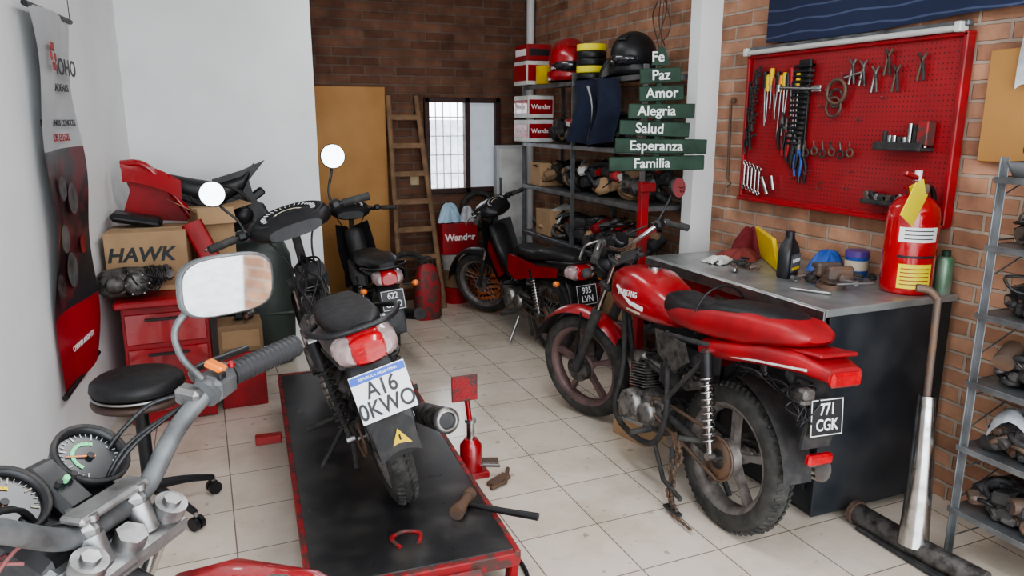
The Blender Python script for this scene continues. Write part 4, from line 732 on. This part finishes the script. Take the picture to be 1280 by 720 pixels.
for k in range(5):
    a=2*pi*k/5+.4; d=V((math.cos(a),math.sin(a),0)); p.tube([V((0,0,.13)),d*.14+Z*.11,d*.26+Z*.075],[.025,.018,.013],blk,8,sub=3)
    q=d*.26+Z*.03; t_=V((-d.y,d.x,0))
    for sg in(-1,1): p.cyl(q+t_*sg*.005,q+t_*sg*.022,.028,blk,seg=16)
    p.cyl(q+Z*.03,q+Z*.05,.01,steel)
o.done()
# banner
bx=lambda y:-.60+.1214*(y-4.0)
o=O('hanging_banner'); p=o.part('fabric')
bm_=mat('banner_dark',(.025,.022,.025),.35,c2=(.12,.025,.03),s=5,lo=.5,hi=.56); bt=mat('banner_grey',(.42,.43,.44),.35,n=.15,s=3); br=mat('banner_red',(.34,.015,.025),.35)
def bf(v0,v1):
    def fn(u,v):
        w=v0+(v1-v0)*v; yt=3.60+.58*u; yb=3.52+.52*u; y=yt*(1-w)+yb*w; z=2.05-1.60*w+.03*(u-.5)*w; return (bx(y)+.035+.02*math.sin(u*5+w*4)+.03*(1-w)+.012*math.sin(w*14+u*2),y,z)
    return fn
p.sheet(bf(0,.36),12,12,bt); p.sheet(bf(.36,.80),12,16,bm_); p.sheet(bf(.80,1),12,8,br)
p=o.part('rods'); 
for w_ in(0,1):
    a_=V(bf(0,1)(-.04,w_));b_=V(bf(0,1)(1.04,w_)); p.cyl(a_,b_,.012,blk)
    if w_==0: p.tube([a_,(a_.x,a_.y+.03,2.98)],.002,blk,5); p.tube([b_,(b_.x,b_.y-.03,2.98)],.002,blk,5)
def bt_(txt,size,u,w_,m_):
    q=V(bf(0,1)(u,w_)); q.x+=.016; return o.text(txt,size,q,(.16,1,0),Z,m_)
bt_('CHOHO',.10,.62,.14,plateb); bt_('CADENAS',.045,.64,.195,plateb); bt_('PORQUE NOS CONOCES,',.038,.5,.29,plateb); bt_('NOS ELEGIS.',.045,.5,.33,reds); bt_('CHOHO ARGENTINA',.035,.5,.90,white)
for k in range(6):
    a=k*pi/3; q=V(bf(0,1)(.17,.12)); p.cyl(q+V((.015,.045*math.cos(a),.045*math.sin(a))),q+V((.018,.045*math.cos(a),.045*math.sin(a))),.018,reds,seg=10)
for (u_,w_,m_,s_) in((.25,.46,grey,.12),(.60,.50,silv,.16),(.35,.60,silv,.14),(.55,.70,grey,.18),(.78,.64,reds,.10),(.2,.72,alud,.12)):
    q=V(bf(0,1)(u_,w_)); n_=V((1,-.12,0)).normalized(); p.lathe([(.001,.010),(s_*.3,.010),(s_*.45,.012)],q+n_*.004,n_,m_,12)
o.done()
# ---------------------------------------------------------------- added fill lights: invented ceiling fixtures out of view, brightening the room
for nm,(x,y),en in (('added_ceiling_fill',(.9,2.0),18),('added_ceiling_fill.001',(1.3,4.4),9)):
    o=O(nm,(x,y,0)); p=o.part('housing'); p.box((0,0,2.97),(.18,1.25,.06),whited); p.cyl((-.04,-.6,2.925),(-.04,.6,2.925),.015,tubem); p.cyl((.04,-.6,2.925),(.04,.6,2.925),.015,tubem); o.done()
    L=bpy.data.lights.new('added_fill_lamp','AREA'); L.shape='RECTANGLE'; L.size=.4; L.size_y=1.3; L.energy=en; L.color=(.97,.98,1); lo=bpy.data.objects.new('added_fill_lamp',L); COL.objects.link(lo); lo.parent=o.e; lo.location=(0,0,2.88)
# ---------------------------------------------------------------- camera + light
cam=bpy.data.cameras.new('camera'); cam.sensor_width=36; cam.lens=925/1280*36; cam.clip_start=.05; co=bpy.data.objects.new('camera',cam); COL.objects.link(co)
co.location=(0,0,1.6); co.rotation_euler=(math.radians(90-12.8),0,math.radians(-22.5)); sc.camera=co
w=bpy.data.worlds.new('sky'); sc.world=w; w.use_nodes=True; bg=w.node_tree.nodes['Background']; bg.inputs[0].default_value=(.90,.95,1,1); bg.inputs[1].default_value=4.3
L=bpy.data.lights.new('doorway_portal','AREA'); L.shape='RECTANGLE'; L.size=4.0; L.size_y=3.0; L.cycles.is_portal=True; lo=bpy.data.objects.new('doorway_portal',L); COL.objects.link(lo); lo.location=(.85,-.62,1.5); lo.rotation_euler=(math.radians(90),0,0)
L=bpy.data.lights.new('window_portal','AREA'); L.shape='RECTANGLE'; L.size=.7; L.size_y=.85; L.cycles.is_portal=True; lo=bpy.data.objects.new('window_portal',L); COL.objects.link(lo); lo.location=(2.17,6.62,1.375); lo.rotation_euler=(math.radians(-90),0,0)
sc.view_settings.view_transform='AgX'; sc.view_settings.look='AgX - Medium High Contrast'; sc.view_settings.exposure=.57
